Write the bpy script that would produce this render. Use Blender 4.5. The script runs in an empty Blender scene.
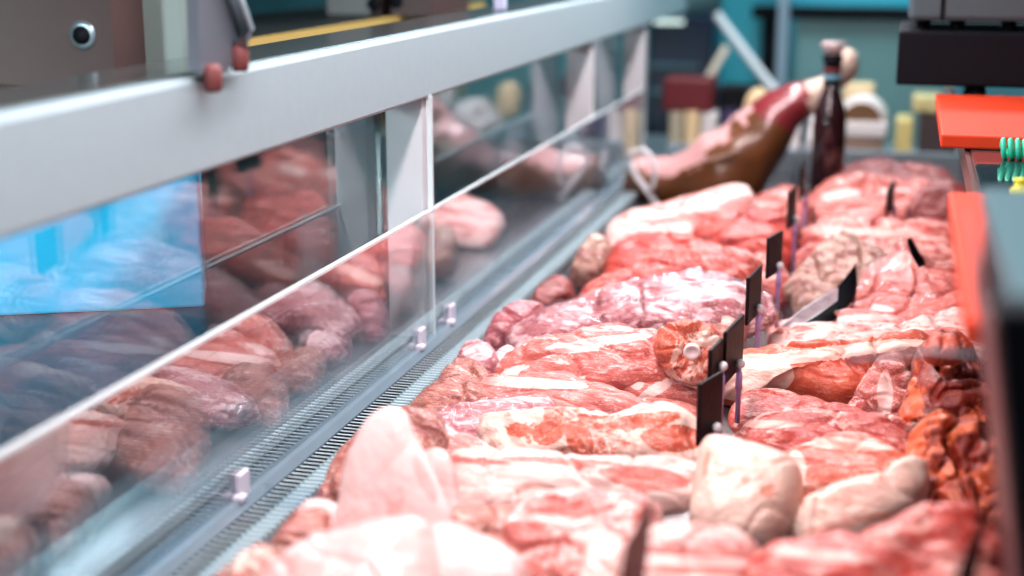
import bpy, bmesh, math, random
from mathutils import Vector, Matrix, noise

random.seed(7)
S = bpy.context.scene
COL = S.collection

# ------------------------------------------------------------------ camera, light, exposure
EYE = Vector((0, 0, 1.42))
FPX = 50 / 36 * 1024
TH = math.atan(353 / FPX)
PSI = math.atan(403 / FPX * math.cos(TH))
cam = bpy.data.cameras.new('camera')
cam_o = bpy.data.objects.new('camera', cam)
COL.objects.link(cam_o)
S.camera = cam_o
cam_o.location = EYE
cam_o.rotation_euler = (math.pi / 2 - TH, 0, PSI)
cam.lens = 50
cam.sensor_width = 36
cam.clip_start = 0.02
cam.dof.use_dof = True
cam.dof.focus_distance = 1.66
cam.dof.aperture_fstop = 2.1

S.view_settings.view_transform = 'Standard'
S.view_settings.look = 'None'
S.view_settings.exposure = 0.2
S.view_settings.gamma = 1
S.view_settings.use_curve_mapping = False

W = bpy.data.worlds.new('world')
S.world = W
W.use_nodes = True
W.node_tree.nodes['Background'].inputs[0].default_value = (0.40, 0.75, 0.82, 1)
W.node_tree.nodes['Background'].inputs[1].default_value = 0.06


def area(name, loc, rot, sx, sy, power, color, spread=180):
    l = bpy.data.lights.new(name, 'AREA')
    l.shape = 'RECTANGLE'
    l.size = sx
    l.size_y = sy
    l.energy = power
    l.color = color
    l.spread = math.radians(spread)
    o = bpy.data.objects.new(name, l)
    o.location = loc
    o.rotation_euler = rot
    COL.objects.link(o)
    return o


# strip lamp of the display case, above its whole length
area('case_strip_lamp', (-0.40, 1.75, 1.74), (0, math.radians(-14), 0), 0.07, 3.0, 37, (1.0, 0.84, 0.86))
# added spot at eye height to brighten the blue case, then shop ceiling lamps
area('added_spot_blue_case', (-1.55, -0.6, 1.42), tuple(Vector((0.48, 2.1, -0.30)).to_track_quat('-Z', 'Y').to_euler()), 0.25, 0.25, 1.7, (0.78, 0.95, 1.0), 30)
area('ceiling_lamp_far_end', (0.1, 4.0, 2.9), (0, 0, 0), 1.4, 0.5, 48, (0.75, 0.93, 1.0))
area('ceiling_lamp_staff_side', (1.3, 0.9, 2.9), (0, math.radians(20), 0), 0.5, 1.8, 13, (0.9, 0.97, 1.0))

# ------------------------------------------------------------------ view geometry used for placing
FW = Vector((-math.sin(PSI) * math.cos(TH), math.cos(PSI) * math.cos(TH), -math.sin(TH)))
RT = Vector((math.cos(PSI), math.sin(PSI), 0))
UP = RT.cross(FW)


def ray(x, y):
    return FW + RT * ((x - 512) / FPX) + UP * ((288 - y) / FPX)


def at(ax, v, x, y):
    d = ray(x, y)
    return EYE + d * ((v - EYE[ax]) / d[ax])


def px_of(p):
    d = p - EYE
    w = d.dot(FW)
    return 512 + FPX * d.dot(RT) / w, 288 - FPX * d.dot(UP) / w


# ------------------------------------------------------------------ materials
def new_mat(name):
    m = bpy.data.materials.new(name)
    m.use_nodes = True
    nt = m.node_tree
    return m, nt, nt.nodes['Principled BSDF'], nt.nodes['Material Output']


def plain(name, col, rough=0.5, metal=0.0, bump=0.0, bscale=40, var=0.0, coat=0.0, spec=0.5):
    m, nt, b, out = new_mat(name)
    b.inputs['Base Color'].default_value = (*col, 1)
    b.inputs['Roughness'].default_value = rough
    b.inputs['Metallic'].default_value = metal
    b.inputs['Coat Weight'].default_value = coat
    b.inputs['Specular IOR Level'].default_value = spec
    tc = nt.nodes.new('ShaderNodeTexCoord')
    nz = nt.nodes.new('ShaderNodeTexNoise')
    nz.inputs['Scale'].default_value = bscale
    nz.inputs['Detail'].default_value = 4
    nt.links.new(tc.outputs['Object'], nz.inputs['Vector'])
    if var > 0:
        mx = nt.nodes.new('ShaderNodeMix')
        mx.data_type = 'RGBA'
        mx.inputs[6].default_value = (*[c * (1 - var) for c in col], 1)
        mx.inputs[7].default_value = (*[min(1, c * (1 + var)) for c in col], 1)
        nt.links.new(nz.outputs['Fac'], mx.inputs[0])
        nt.links.new(mx.outputs[2], b.inputs['Base Color'])
    if bump > 0:
        bp = nt.nodes.new('ShaderNodeBump')
        bp.inputs['Strength'].default_value = bump
        bp.inputs['Distance'].default_value = 0.002
        nt.links.new(nz.outputs['Fac'], bp.inputs['Height'])
        nt.links.new(bp.outputs['Normal'], b.inputs['Normal'])
    return m


def glassy(name, tint=(1, 1, 1), base=0.06, fres=1.0, ior=1.5, rough=0.0, crinkle=0.0, cscale=30):
    m, nt, b, out = new_mat(name)
    nt.nodes.remove(b)
    tr = nt.nodes.new('ShaderNodeBsdfTransparent')
    tr.inputs[0].default_value = (*tint, 1)
    gl = nt.nodes.new('ShaderNodeBsdfGlossy')
    gl.inputs['Roughness'].default_value = rough
    gl.inputs['Color'].default_value = (0.95, 0.97, 1, 1)
    fr = nt.nodes.new('ShaderNodeLayerWeight')
    fr.inputs[0].default_value = 0.5
    pw = nt.nodes.new('ShaderNodeMath')
    pw.operation = 'POWER'
    pw.inputs[1].default_value = 3.0
    nt.links.new(fr.outputs['Facing'], pw.inputs[0])
    ma = nt.nodes.new('ShaderNodeMath')
    ma.operation = 'MULTIPLY_ADD'
    ma.use_clamp = True
    ma.inputs[1].default_value = fres
    ma.inputs[2].default_value = base
    mix = nt.nodes.new('ShaderNodeMixShader')
    nt.links.new(pw.outputs[0], ma.inputs[0])
    nt.links.new(ma.outputs[0], mix.inputs[0])
    nt.links.new(tr.outputs[0], mix.inputs[1])
    nt.links.new(gl.outputs[0], mix.inputs[2])
    nt.links.new(mix.outputs[0], out.inputs[0])
    if crinkle:
        tc = nt.nodes.new('ShaderNodeTexCoord')
        nz = nt.nodes.new('ShaderNodeTexNoise')
        nz.inputs['Scale'].default_value = cscale
        nz.inputs['Detail'].default_value = 3
        nz.inputs['Distortion'].default_value = 1.5
        bp = nt.nodes.new('ShaderNodeBump')
        bp.inputs['Strength'].default_value = crinkle
        bp.inputs['Distance'].default_value = 0.012
        nt.links.new(tc.outputs['Object'], nz.inputs['Vector'])
        nt.links.new(nz.outputs['Fac'], bp.inputs['Height'])
        nt.links.new(bp.outputs['Normal'], gl.inputs['Normal'])
        nt.links.new(bp.outputs['Normal'], fr.inputs['Normal'])
    return m


def meat_mat(name, seed, lean, fat, dark, amount, rough=0.3, scale=16, stretch=3.0, ang=0.0, fine=0.5, coat=0.5):
    """lean flesh with fat seams; 'patch' attribute moves the balance towards fat (+) or lean (-)"""
    m, nt, b, out = new_mat(name)
    N, L = nt.nodes.new, nt.links.new
    tc = N('ShaderNodeTexCoord')
    mp = N('ShaderNodeMapping')
    mp.inputs['Location'].default_value = (seed * 3.17, seed * 1.71, seed * 0.93)
    mp.inputs['Rotation'].default_value = (0, 0, ang)
    mp.inputs['Scale'].default_value = (1, stretch, stretch)
    L(tc.outputs['Object'], mp.inputs[0])
    n1 = N('ShaderNodeTexNoise')
    n1.inputs['Scale'].default_value = scale
    n1.inputs['Detail'].default_value = 6
    n1.inputs['Roughness'].default_value = 0.62
    n1.inputs['Distortion'].default_value = 0.6
    L(mp.outputs[0], n1.inputs['Vector'])
    at_ = N('ShaderNodeAttribute')
    at_.attribute_name = 'patch'
    ad = N('ShaderNodeMath')
    ad.operation = 'ADD'
    nb = N('ShaderNodeTexNoise')
    nb.inputs['Scale'].default_value = scale * 3.2
    nb.inputs['Detail'].default_value = 5
    nb.inputs['Roughness'].default_value = 0.7
    nb.inputs['Distortion'].default_value = 1.2
    L(mp.outputs[0], nb.inputs['Vector'])
    nm = N('ShaderNodeMix')
    nm.data_type = 'FLOAT'
    nm.inputs[0].default_value = 0.38
    L(n1.outputs['Fac'], nm.inputs[2])
    L(nb.outputs['Fac'], nm.inputs[3])
    L(nm.outputs[0], ad.inputs[0])
    L(at_.outputs['Fac'], ad.inputs[1])
    rp = N('ShaderNodeMapRange')
    rp.interpolation_type = 'SMOOTHSTEP'
    c = 0.655 - 0.30 * amount
    rp.inputs['From Min'].default_value = c - 0.035
    rp.inputs['From Max'].default_value = c + 0.035
    L(ad.outputs[0], rp.inputs['Value'])
    # second, dark variation of the lean
    n2 = N('ShaderNodeTexNoise')
    n2.inputs['Scale'].default_value = scale * 0.7
    n2.inputs['Detail'].default_value = 5
    n2.inputs['Distortion'].default_value = 1.0
    L(mp.outputs[0], n2.inputs['Vector'])
    r2 = N('ShaderNodeMapRange')
    r2.inputs['From Min'].default_value = 0.42
    r2.inputs['From Max'].default_value = 0.66
    L(n2.outputs['Fac'], r2.inputs['Value'])
    ml = N('ShaderNodeMix')
    ml.data_type = 'RGBA'
    ml.inputs[6].default_value = (*lean, 1)
    ml.inputs[7].default_value = (*dark, 1)
    L(r2.outputs[0], ml.inputs[0])
    # thin pale fibres in the lean
    n3 = N('ShaderNodeTexNoise')
    n3.inputs['Scale'].default_value = scale * 7
    n3.inputs['Detail'].default_value = 5
    n3.inputs['Roughness'].default_value = 0.7
    n3.inputs['Distortion'].default_value = 0.8
    L(mp.outputs[0], n3.inputs['Vector'])
    r3 = N('ShaderNodeMapRange')
    r3.inputs['From Min'].default_value = 0.52
    r3.inputs['From Max'].default_value = 0.64
    r3.inputs['To Max'].default_value = fine
    L(n3.outputs['Fac'], r3.inputs['Value'])
    mf = N('ShaderNodeMix')
    mf.data_type = 'RGBA'
    mf.inputs[7].default_value = (*fat, 1)
    L(r3.outputs[0], mf.inputs[0])
    L(ml.outputs[2], mf.inputs[6])
    # fat tone itself varies slightly
    mt = N('ShaderNodeMix')
    mt.data_type = 'RGBA'
    mt.inputs[6].default_value = (*fat, 1)
    mt.inputs[7].default_value = (fat[0] * 0.97, fat[1] * 0.62, fat[2] * 0.6, 1)
    r4 = N('ShaderNodeMapRange')
    r4.inputs['From Min'].default_value = 0.48
    r4.inputs['From Max'].default_value = 0.75
    L(n2.outputs['Fac'], r4.inputs['Value'])
    L(r4.outputs[0], mt.inputs[0])
    mx = N('ShaderNodeMix')
    mx.data_type = 'RGBA'
    L(rp.outputs[0], mx.inputs[0])
    L(mf.outputs[2], mx.inputs[6])
    L(mt.outputs[2], mx.inputs[7])
    L(mx.outputs[2], b.inputs['Base Color'])
    b.inputs['Roughness'].default_value = rough
    b.inputs['Coat Weight'].default_value = coat
    b.inputs['Coat Roughness'].default_value = 0.12
    bp = N('ShaderNodeBump')
    bp.inputs['Strength'].default_value = 0.8
    bp.inputs['Distance'].default_value = 0.007
    sm = N('ShaderNodeMath')
    sm.operation = 'MULTIPLY_ADD'
    sm.inputs[1].default_value = 0.35
    L(n3.outputs['Fac'], sm.inputs[0])
    L(n1.outputs['Fac'], sm.inputs[2])
    L(sm.outputs[0], bp.inputs['Height'])
    L(bp.outputs['Normal'], b.inputs['Normal'])
    L(bp.outputs['Normal'], b.inputs['Coat Normal'])
    return m


MT = {
    'brushed': plain('brushed_aluminium', (0.36, 0.50, 0.545), 0.45, 0.2, 0.1, 60, 0.05),
    'alu_dark': plain('anodised_post', (0.50, 0.50, 0.55), 0.45, 0.3, 0.05, 30, 0.05),
    'steel': plain('stainless_steel', (0.35, 0.45, 0.50), 0.3, 0.7, 0.05, 20, 0.08),
    'rail': plain('grey_plastic_rail', (0.22, 0.31, 0.37), 0.2, 0.3, 0.05, 30, 0.1, 0.4),
    'slat': plain('grille_slat', (0.62, 0.74, 0.78), 0.35, 0.6),
    'deck': plain('case_deck', (0.035, 0.03, 0.035), 0.25, 0.3, 0.1, 20, 0.1),
    'black': plain('black_plastic', (0.003, 0.004, 0.007), 0.6, 0, 0.05, 60, 0, 0, 0.15),
    'blackcard': plain('black_tag_plastic', (0.010, 0.007, 0.008), 0.5, 0, 0.2, 90, 0.7, 0, 0.1),
    'smear': plain('brown_smear', (0.30, 0.16, 0.14), 0.5),
    'dark_glass': plain('dark_glass_top', (0.02, 0.05, 0.06), 0.08, 0, 0, 10, 0, 0.6),
    'board': plain('red_cutting_board', (0.64, 0.05, 0.014), 0.6, 0, 0.25, 25, 0.07, 0, 0.2),
    'violet': plain('violet_clear_stem', (0.50, 0.34, 0.72), 0.2, 0, 0, 10, 0, 0.5),
    'white': plain('white_plastic', (0.8, 0.82, 0.85), 0.35),
    'teal': plain('teal_enamel', (0.006, 0.065, 0.085), 0.4, 0.0, 0.05, 10, 0.1),
    'green': plain('green_spiral_band', (0.03, 0.62, 0.38), 0.4, 0, 0.2, 80, 0.1),
    'yellow': plain('yellow_plastic', (0.75, 0.75, 0.03), 0.4),
    'blue': plain('blue_panel', (0.01, 0.50, 0.85), 0.45, 0, 0.1, 8, 0.12),
    'cabinet': plain('case_cabinet', (0.10, 0.11, 0.12), 0.4, 0.2, 0.05, 10, 0.05),
    'floor': plain('shop_floor', (0.06, 0.07, 0.075), 0.3, 0, 0.1, 4, 0.15),
    'wall_teal': plain('teal_glass_wall', (0.10, 0.34, 0.40), 0.3, 0, 0.05, 2.2, 0.4),
    'wall_dark': plain('dark_shop_wall', (0.012, 0.02, 0.022), 0.5, 0, 0.05, 3, 0.3),
    'ceiling': plain('shop_ceiling', (0.25, 0.3, 0.32), 0.7, 0, 0.05, 3, 0.1),
    'binder': plain('brown_binder_card', (0.060, 0.034, 0.032), 0.6, 0, 0.1, 30, 0.1),
    'yellowstrip': plain('yellow_shelf_edge', (0.55, 0.42, 0.12), 0.5),
    'skyteal': plain('pale_teal_panel', (0.16, 0.33, 0.33), 0.35, 0, 0.05, 4, 0.25),
    'rind': plain('ham_rind', (0.13, 0.045, 0.013), 0.35, 0, 0.5, 14, 0.5, 0.3),
    'hamfat': plain('ham_pale_fat', (0.60, 0.34, 0.33), 0.4, 0, 0.3, 18, 0.25, 0.5),
    'hamred': plain('ham_cured_red', (0.20, 0.022, 0.028), 0.3, 0, 0.4, 22, 0.4, 0.5),
    'strap': plain('white_strap', (0.7, 0.7, 0.72), 0.5, 0, 0.2, 40, 0.05),
    'hoof': plain('ham_bone_knob', (0.60, 0.48, 0.38), 0.5, 0, 0.3, 30, 0.3),
    'bottle': plain('dark_bottle_glass', (0.02, 0.006, 0.008), 0.08, 0, 0, 10, 0, 0.8),
    'cream': plain('cream_cheese_rind', (0.80, 0.62, 0.35), 0.5, 0, 0.2, 20, 0.15),
    'paper': plain('pale_wrapping_paper', (0.75, 0.72, 0.70), 0.5, 0, 0.5, 14, 0.12),
    'redbox': plain('dark_red_card', (0.13, 0.008, 0.012), 0.5, 0, 0.1, 12, 0.2),
    'navy': plain('navy_lacquer', (0.008, 0.018, 0.05), 0.35, 0, 0.05, 5, 0.3),
    'brownstone': plain('brown_dark_cut', (0.16, 0.08, 0.03), 0.5, 0, 0.2, 20, 0.3),
    'bone': plain('bone_white', (0.85, 0.68, 0.68), 0.35, 0, 0.3, 50, 0.1, 0.5),
    'redtip': plain('dull_red_rubber', (0.16, 0.04, 0.04), 0.6),
    'counter': plain('back_counter', (0.16, 0.18, 0.20), 0.35, 0.1, 0.05, 5, 0.1),
}
G_MAIN = glassy('case_glass', (0.95, 1.0, 1.0), 0.06, 0.55)
G_GUARD = glassy('guard_glass', (0.99, 1.0, 1.0), 0.14, 0.8)
G_EDGE = plain('polished_glass_edge', (0.62, 0.74, 0.77), 0.25, 0, 0, 10, 0, 0.5)
G_CLEAR = glassy('clear_acrylic', (0.93, 0.95, 0.97), 0.05, 1.0, 1.5)
G_FILM = glassy('vacuum_film', (1.0, 0.99, 0.99), 0.02, 0.55, 1.5, 0.14, 0.5, 45)


# ------------------------------------------------------------------ object helpers
def obj(name, me_or_bm, mat, parent=None, smooth=False, loc=None):
    if isinstance(me_or_bm, bmesh.types.BMesh):
        me = bpy.data.meshes.new(name)
        bmesh.ops.recalc_face_normals(me_or_bm, faces=me_or_bm.faces)
        me_or_bm.to_mesh(me)
        me_or_bm.free()
    else:
        me = me_or_bm
    mats = mat if isinstance(mat, (list, tuple)) else [mat]
    for m in mats:
        me.materials.append(m)
    if smooth:
        for p in me.polygons:
            p.use_smooth = True
    o = bpy.data.objects.new(name, me)
    COL.objects.link(o)
    if parent:
        o.parent = parent
    if loc is not None:
        o.location = loc
    return o


def tag(o, label, cat, group=None):
    o['label'] = label
    o['category'] = cat
    if group:
        o['group'] = group
    return o


def thing(name, label, cat, loc=(0, 0, 0), rotz=0, group=None):
    o = bpy.data.objects.new(name, None)
    o.empty_display_size = 0.05
    COL.objects.link(o)
    o.location = loc
    o.rotation_euler = (0, 0, rotz)
    return tag(o, label, cat, group)


def struct(o):
    o['kind'] = 'structure'
    return o


def box(bm, lo, hi, bev=0.0, mat=0, M=None):
    lo, hi = Vector(lo), Vector(hi)
    c, s = (lo + hi) / 2, hi - lo
    r = bmesh.ops.create_cube(bm, size=1, matrix=Matrix.Translation(c) @ Matrix.Diagonal((*s, 1)))
    vs = r['verts']
    if bev > 0:
        es = list({e for v in vs for e in v.link_edges})
        rb = bmesh.ops.bevel(bm, geom=es, offset=bev, segments=2, affect='EDGES', profile=0.5)
        vs = list({v for f in rb['faces'] for v in f.verts} | {v for v in vs if v.is_valid})
    fs = {f for v in vs for f in v.link_faces}
    for f in fs:
        f.material_index = mat
    if M is not None:
        bmesh.ops.transform(bm, matrix=M, verts=vs)
    return vs


def bx(lo, hi, bev=0.0):
    bm = bmesh.new()
    box(bm, lo, hi, bev)
    return bm


def tube(bm, pts, radii, seg=14, cap=True):
    pts = [Vector(p) for p in pts]
    if not isinstance(radii, (list, tuple)):
        radii = [radii] * len(pts)
    rings = []
    up = Vector((0.13, 0.07, 0.99)).normalized()
    for i, p in enumerate(pts):
        t = (pts[min(i + 1, len(pts) - 1)] - pts[max(i - 1, 0)]).normalized()
        a = t.cross(up)
        if a.length < 0.1:
            a = t.cross(Vector((1, 0, 0)))
        a.normalize()
        b = t.cross(a)
        r = radii[i]
        ra, rb = r if isinstance(r, (list, tuple)) else (r, r)
        rings.append([bm.verts.new(p + a * math.cos(2 * math.pi * k / seg) * ra + b * math.sin(2 * math.pi * k / seg) * rb) for k in range(seg)])
    for i in range(len(rings) - 1):
        for k in range(seg):
            bm.faces.new((rings[i][k], rings[i][(k + 1) % seg], rings[i + 1][(k + 1) % seg], rings[i + 1][k]))
    if cap:
        bm.faces.new(rings[0])
        bm.faces.new(rings[-1][::-1])
    return rings


def lathe(bm, prof, seg=32, M=None):
    rings = []
    for r, z in prof:
        rings.append([bm.verts.new((r * math.cos(2 * math.pi * k / seg), r * math.sin(2 * math.pi * k / seg), z)) for k in range(seg)])
    for i in range(len(rings) - 1):
        for k in range(seg):
            bm.faces.new((rings[i][k], rings[i][(k + 1) % seg], rings[i + 1][(k + 1) % seg], rings[i + 1][k]))
    bm.faces.new(rings[0])
    bm.faces.new(rings[-1])
    if M is not None:
        bmesh.ops.transform(bm, matrix=M, verts=[v for r in rings for v in r])


def spline(poly, n=96, closed=True):
    """Catmull-Rom through the points, resampled evenly"""
    P = [Vector(p) for p in poly]
    m = len(P)
    out = []
    rng = m if closed else m - 1
    for i in range(rng):
        if closed:
            a, b, c, d = P[(i - 1) % m], P[i], P[(i + 1) % m], P[(i + 2) % m]
        else:
            a, b, c, d = P[max(i - 1, 0)], P[i], P[i + 1], P[min(i + 2, m - 1)]
        for k in range(16):
            t = k / 16
            out.append(0.5 * ((2 * b) + (c - a) * t + (2 * a - 5 * b + 4 * c - d) * t * t + (3 * b - a - 3 * c + d) * t ** 3))
    if closed:
        out.append(out[0])
    else:
        out.append(P[-1])
    ln = [0]
    for i in range(1, len(out)):
        ln.append(ln[-1] + (out[i] - out[i - 1]).length)
    res, j = [], 0
    cnt = n if closed else n - 1
    for k in range(n):
        s = ln[-1] * k / cnt
        while j < len(ln) - 2 and ln[j + 1] < s:
            j += 1
        t = (s - ln[j]) / max(1e-9, ln[j + 1] - ln[j])
        res.append(out[j].lerp(out[j + 1], min(1, t)))
    return res


# ------------------------------------------------------------------ the shop around the case
struct(obj('floor', bx((-4, -1.5, -0.05), (2.5, 5.6, 0)), MT['floor']))
struct(obj('ceiling', bx((-4, -1.5, 3.0), (2.5, 5.6, 3.05)), MT['ceiling']))
struct(obj('wall_left', bx((-4.05, -1.5, 0), (-4, 5.6, 3.0)), MT['wall_dark']))
struct(obj('wall_back', bx((-4, 5.6, 0), (2.5, 5.65, 3.0)), MT['wall_teal']))
struct(obj('wall_right', bx((2.5, -1.5, 0), (2.55, 5.6, 3.0)), MT['wall_dark']))

# ------------------------------------------------------------------ display case
CX = -0.6            # guard glass plane
GX = -0.668          # main glass plane
ZL, ZG, ZB0, ZB1 = 0.893, 1.062, 1.213, 1.298
Y0, Y1 = 0.25, 3.42
case = thing('display_case', 'long glass fronted refrigerated meat counter with silver top rail', 'display case', (0, 0, 0))
obj('cabinet', bx((GX - 0.05, Y0, 0.0), (0.145, Y1, 0.80), 0.01), MT['cabinet'], case)
obj('deck', bx((-0.545, Y0, 0.80), (0.135, Y1, 0.868), 0.004), MT['deck'], case)
bm = bmesh.new()
# outer channel, guard profile
prof = [(-0.715, 0.80), (-0.715, 0.905), (-0.69, 0.905), (-0.655, 0.872), (-0.622, 0.872), (-0.615, 0.892), (-0.590, 0.892), (-0.584, 0.884), (-0.584, 0.80)]
for y in (Y0, Y1):
    pass
a = [bm.verts.new((x, Y0, z)) for x, z in prof]
b = [bm.verts.new((x, Y1, z)) for x, z in prof]
for i in range(len(prof)):
    j = (i + 1) % len(prof)
    bm.faces.new((a[i], a[j], b[j], b[i]))
bm.faces.new(a)
bm.faces.new(b[::-1])
obj('base_rail', bm, MT['rail'], case)
# air grille : slats with dark gaps
bm = bmesh.new()
box(bm, (-0.5839, Y0, 0.80), (-0.545, Y1, 0.862), mat=1)
box(bm, (-0.584, Y0, 0.8625), (-0.5835, Y1, 0.8815), mat=1)
y = Y0 + 0.005
while y < Y1:
    box(bm, (-0.583, y, 0.8822), (-0.562, y + 0.0024, 0.8828), mat=0)
    box(bm, (-0.562, y, 0.8824), (-0.545, y + 0.0036, 0.8832), mat=0)
    box(bm, (-0.545, y, 0.872), (-0.5405, y + 0.0036, 0.8832), mat=0)
    y += 0.0102
box(bm, (-0.5625, Y0, 0.862), (-0.5605, Y1, 0.8834), mat=2)
box(bm, (-0.5605, Y0, 0.862), (-0.545, Y1, 0.8825), mat=2)
obj('air_grille', bm, [MT['slat'], MT['black'], plain('teal_grey_channel', (0.11, 0.19, 0.21), 0.35)], case)
# slats over black, imitating the air grille's reflection in the channel
bm = bmesh.new()
box(bm, (-0.653, Y0, 0.872), (-0.624, Y1, 0.876), mat=1)
y = Y0 + 0.005
while y < Y1:
    box(bm, (-0.652, y, 0.8805), (-0.626, y + 0.0024, 0.8812), mat=0)
    y += 0.0102
obj('grille_reflection', bm, [MT['rail'], MT['black']], case)
# main glass, guard glass
PY = [1.76, 2.80, 3.40]
edges = [Y0, 1.76, 2.80, 3.38]
for i in range(3):
    obj('glass_pane', bx((GX - 0.003, edges[i] + 0.002, 0.905), (GX + 0.003, edges[i + 1] - 0.002, ZB0 + 0.01)), G_MAIN, case)
gedge = [Y0, 1.775, 3.36]
for i in range(2):
    g = obj('guard_pane', bx((CX - 0.003, gedge[i] + 0.001, 0.892), (CX + 0.003, gedge[i + 1] - 0.001, ZG)), G_GUARD, case)
    bm = bmesh.new()
    box(bm, (CX - 0.0036, gedge[i] + 0.001, ZG), (CX + 0.0036, gedge[i + 1] - 0.001, ZG + 0.003))
    obj('polished_edge', bm, G_EDGE, g)
    bm = bmesh.new()
    box(bm, (CX - 0.0036, gedge[i + 1] - 0.004, 0.892), (CX + 0.0036, gedge[i + 1] + 0.0, ZG + (0.155 if i == 0 else 0)))
    obj('polished_edge', bm, G_EDGE, g)
for py in PY:
    bm = bmesh.new()
    box(bm, (-0.657, py, 0.89), (-0.606, py + 0.03, ZB0 + 0.01), 0.001)
    obj('post', bm, plain('post_paint', (0.62, 0.64, 0.67), 0.4, 0.1), case)
# top rail
bm = bmesh.new()
box(bm, (-0.70, Y0, ZB0), (CX, 4.0, ZB1), 0.004)
rail = obj('top_rail', bm, MT['brushed'], case)
obj('rail_trim', bx((-0.70, Y0, ZB1), (-0.618, 4.0, ZB1 + 0.003), 0.001), plain('mirror_trim', (0.30, 0.36, 0.36), 0.2, 0.9), rail)
# clips that hold the guard glass
for cy in (1.165, 1.70, 1.83):
    bm = bmesh.new()
    box(bm, (CX + 0.003, cy, 0.891), (CX + 0.009, cy + 0.022, 0.917), 0.002)
    box(bm, (CX + 0.003, cy - 0.008, 0.891), (CX + 0.014, cy + 0.005, 0.898), 0.002)
    obj('glass_clip', bm, plain('frosted_clip_%d' % int(cy * 100), (0.62, 0.60, 0.70), 0.3), case)
# right inner wall and work top
obj('inner_wall', bx((0.135, Y0, 0.868), (0.155, Y1, 1.155), 0.002), plain('dark_inner_wall', (0.05, 0.02, 0.02), 0.25, 0.4), case)
obj('end_wall', bx((-0.545, Y1 - 0.02, 0.868), (0.135, Y1, 0.93), 0.002), MT['steel'], case)

# thin clear divider standing across the near end of the deck
# ------------------------------------------------------------------ work top on the staff side
wt = thing('work_top', 'dark polished counter top running behind the red boards', 'counter top', (0.0, 0, 1.155))
obj('slab', bx((0.079, 0.35, 0.0), (0.75, 2.75, 0.019), 0.003), MT['dark_glass'], wt)
obj('edge_strip', bx((0.073, 0.35, -0.012), (0.079, 2.75, 0.016), 0.001), plain('bronze_strip', (0.16, 0.07, 0.06), 0.3, 0.5), wt)
obj('support', bx((0.158, 0.35, -1.155), (0.72, 2.72, 0.0)), MT['cabinet'], wt)


def board(x0, x1, y0, y1, z, label, rz=0.0):
    bm = bx((0, 0, 0), (x1 - x0, y1 - y0, 0.016), 0.0025)
    o = obj('cutting_board', bm, MT['board'], None, loc=(x0, y0, z))
    o.rotation_euler = (0, 0, rz)
    return tag(o, label, 'cutting board', 'red cutting boards')


board(0.045, 0.45, 1.755, 2.215, 1.1745, 'orange red plastic cutting board, the far one under the black box')
board(0.045, 0.42, 0.885, 1.356, 1.1745, 'orange red plastic cutting board, the near one partly covered by the teal topped box')

# black box on feet with grey housing above (scale)
sc = thing('counter_scale', 'flat black machine with grey upper housing behind the far red board', 'scale', (-0.014, 2.24, 1.1745))
obj('body', bx((0, 0, 0.025), (0.5, 0.26, 0.106), 0.004), MT['black'], sc)
for fx in (0.03, 0.12, 0.45):
    for fy in (0.03, 0.22):
        if fx > 0.09:
            bm = bmesh.new()
            lathe(bm, [(0.012, 0), (0.014, 0.006), (0.011, 0.026)], 16, Matrix.Translation((fx, fy, 0)))
            obj('foot', bm, MT['black'], sc, True)
for fx in (0.035, 0.085, 0.16, 0.26, 0.34):
    bm = bmesh.new()
    lathe(bm, [(0.014, 0.105), (0.010, 0.112), (0.013, 0.122)], 16, Matrix.Translation((fx, 0.06, 0)))
    obj('bracket', bm, MT['black'], sc, True)
obj('housing', bx((0.012, 0.02, 0.120), (0.5, 0.24, 0.24), 0.008), plain('grey_housing', (0.06, 0.095, 0.11), 0.5), sc)
obj('housing_seam', bx((0.058, 0.0185, 0.121), (0.064, 0.02, 0.239)), MT['black'], sc)

# green spiral band
bm = bmesh.new()
pts = []
for i in range(240):
    t = i / 239
    pts.append((t * 0.10, 0.011 * math.cos(t * 2 * math.pi * 13), 0.0125 + 0.010 * math.sin(t * 2 * math.pi * 13)))
tube(bm, pts, 0.0029, 8)
p = at(2, 1.175, 1000, 158)
o = obj('spiral_band', bm, MT['green'], None, True, (p.x, p.y, 1.1735))
o.rotation_euler = (0, 0, -0.15)
tag(o, 'bright green coiled plastic band lying on the dark counter top', 'spiral band')
bm = bmesh.new()
lathe(bm, [(0.009, 0), (0.011, 0.002), (0.011, 0.006), (0.007, 0.009), (0.007, 0.014), (0.009, 0.016)], 18)
p = at(2, 1.175, 1021, 194)
tag(obj('bottle_cap', bm, MT['yellow'], None, True, (p.x, p.y, 1.174)), 'small yellow plastic cap on the dark counter top', 'cap')

# teal topped steel box in the right foreground
tb = thing('steel_box', 'teal topped steel box with black front edge in the right foreground', 'box', (0.052, 0.66, 1.191))
obj('lid', bx((0.0, 0.0, 0.058), (0.4, 0.30, 0.070), 0.002), MT['teal'], tb)
obj('body', bx((0.003, 0.005, 0.0), (0.397, 0.297, 0.058), 0.002), plain('pink_reflection_steel', (0.20, 0.10, 0.11), 0.35, 0.5), tb)  # rosy tint paints the meat's reflection into the steel colour
bm = bx((-0.009, -0.03, -0.29), (0.4, -0.001, 0.072), 0.003)
for v_ in bm.verts:
    if v_.co.x < 0.2:
        v_.co.x += max(0, -v_.co.z) * 0.20
obj('front_edge', bm, MT['black'], tb)
bm = bmesh.new()
sv_ = [[bm.verts.new((x_, y_, z_)) for y_, z_ in ((0.0, 0.056), (0.297, 0.056), (0.12, -0.29), (0.0, -0.29))] for x_ in (-0.0085, -0.0075)]
for r_ in sv_:
    for v_ in r_:
        v_.co.x += max(0, -v_.co.z) * 0.20
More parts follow.
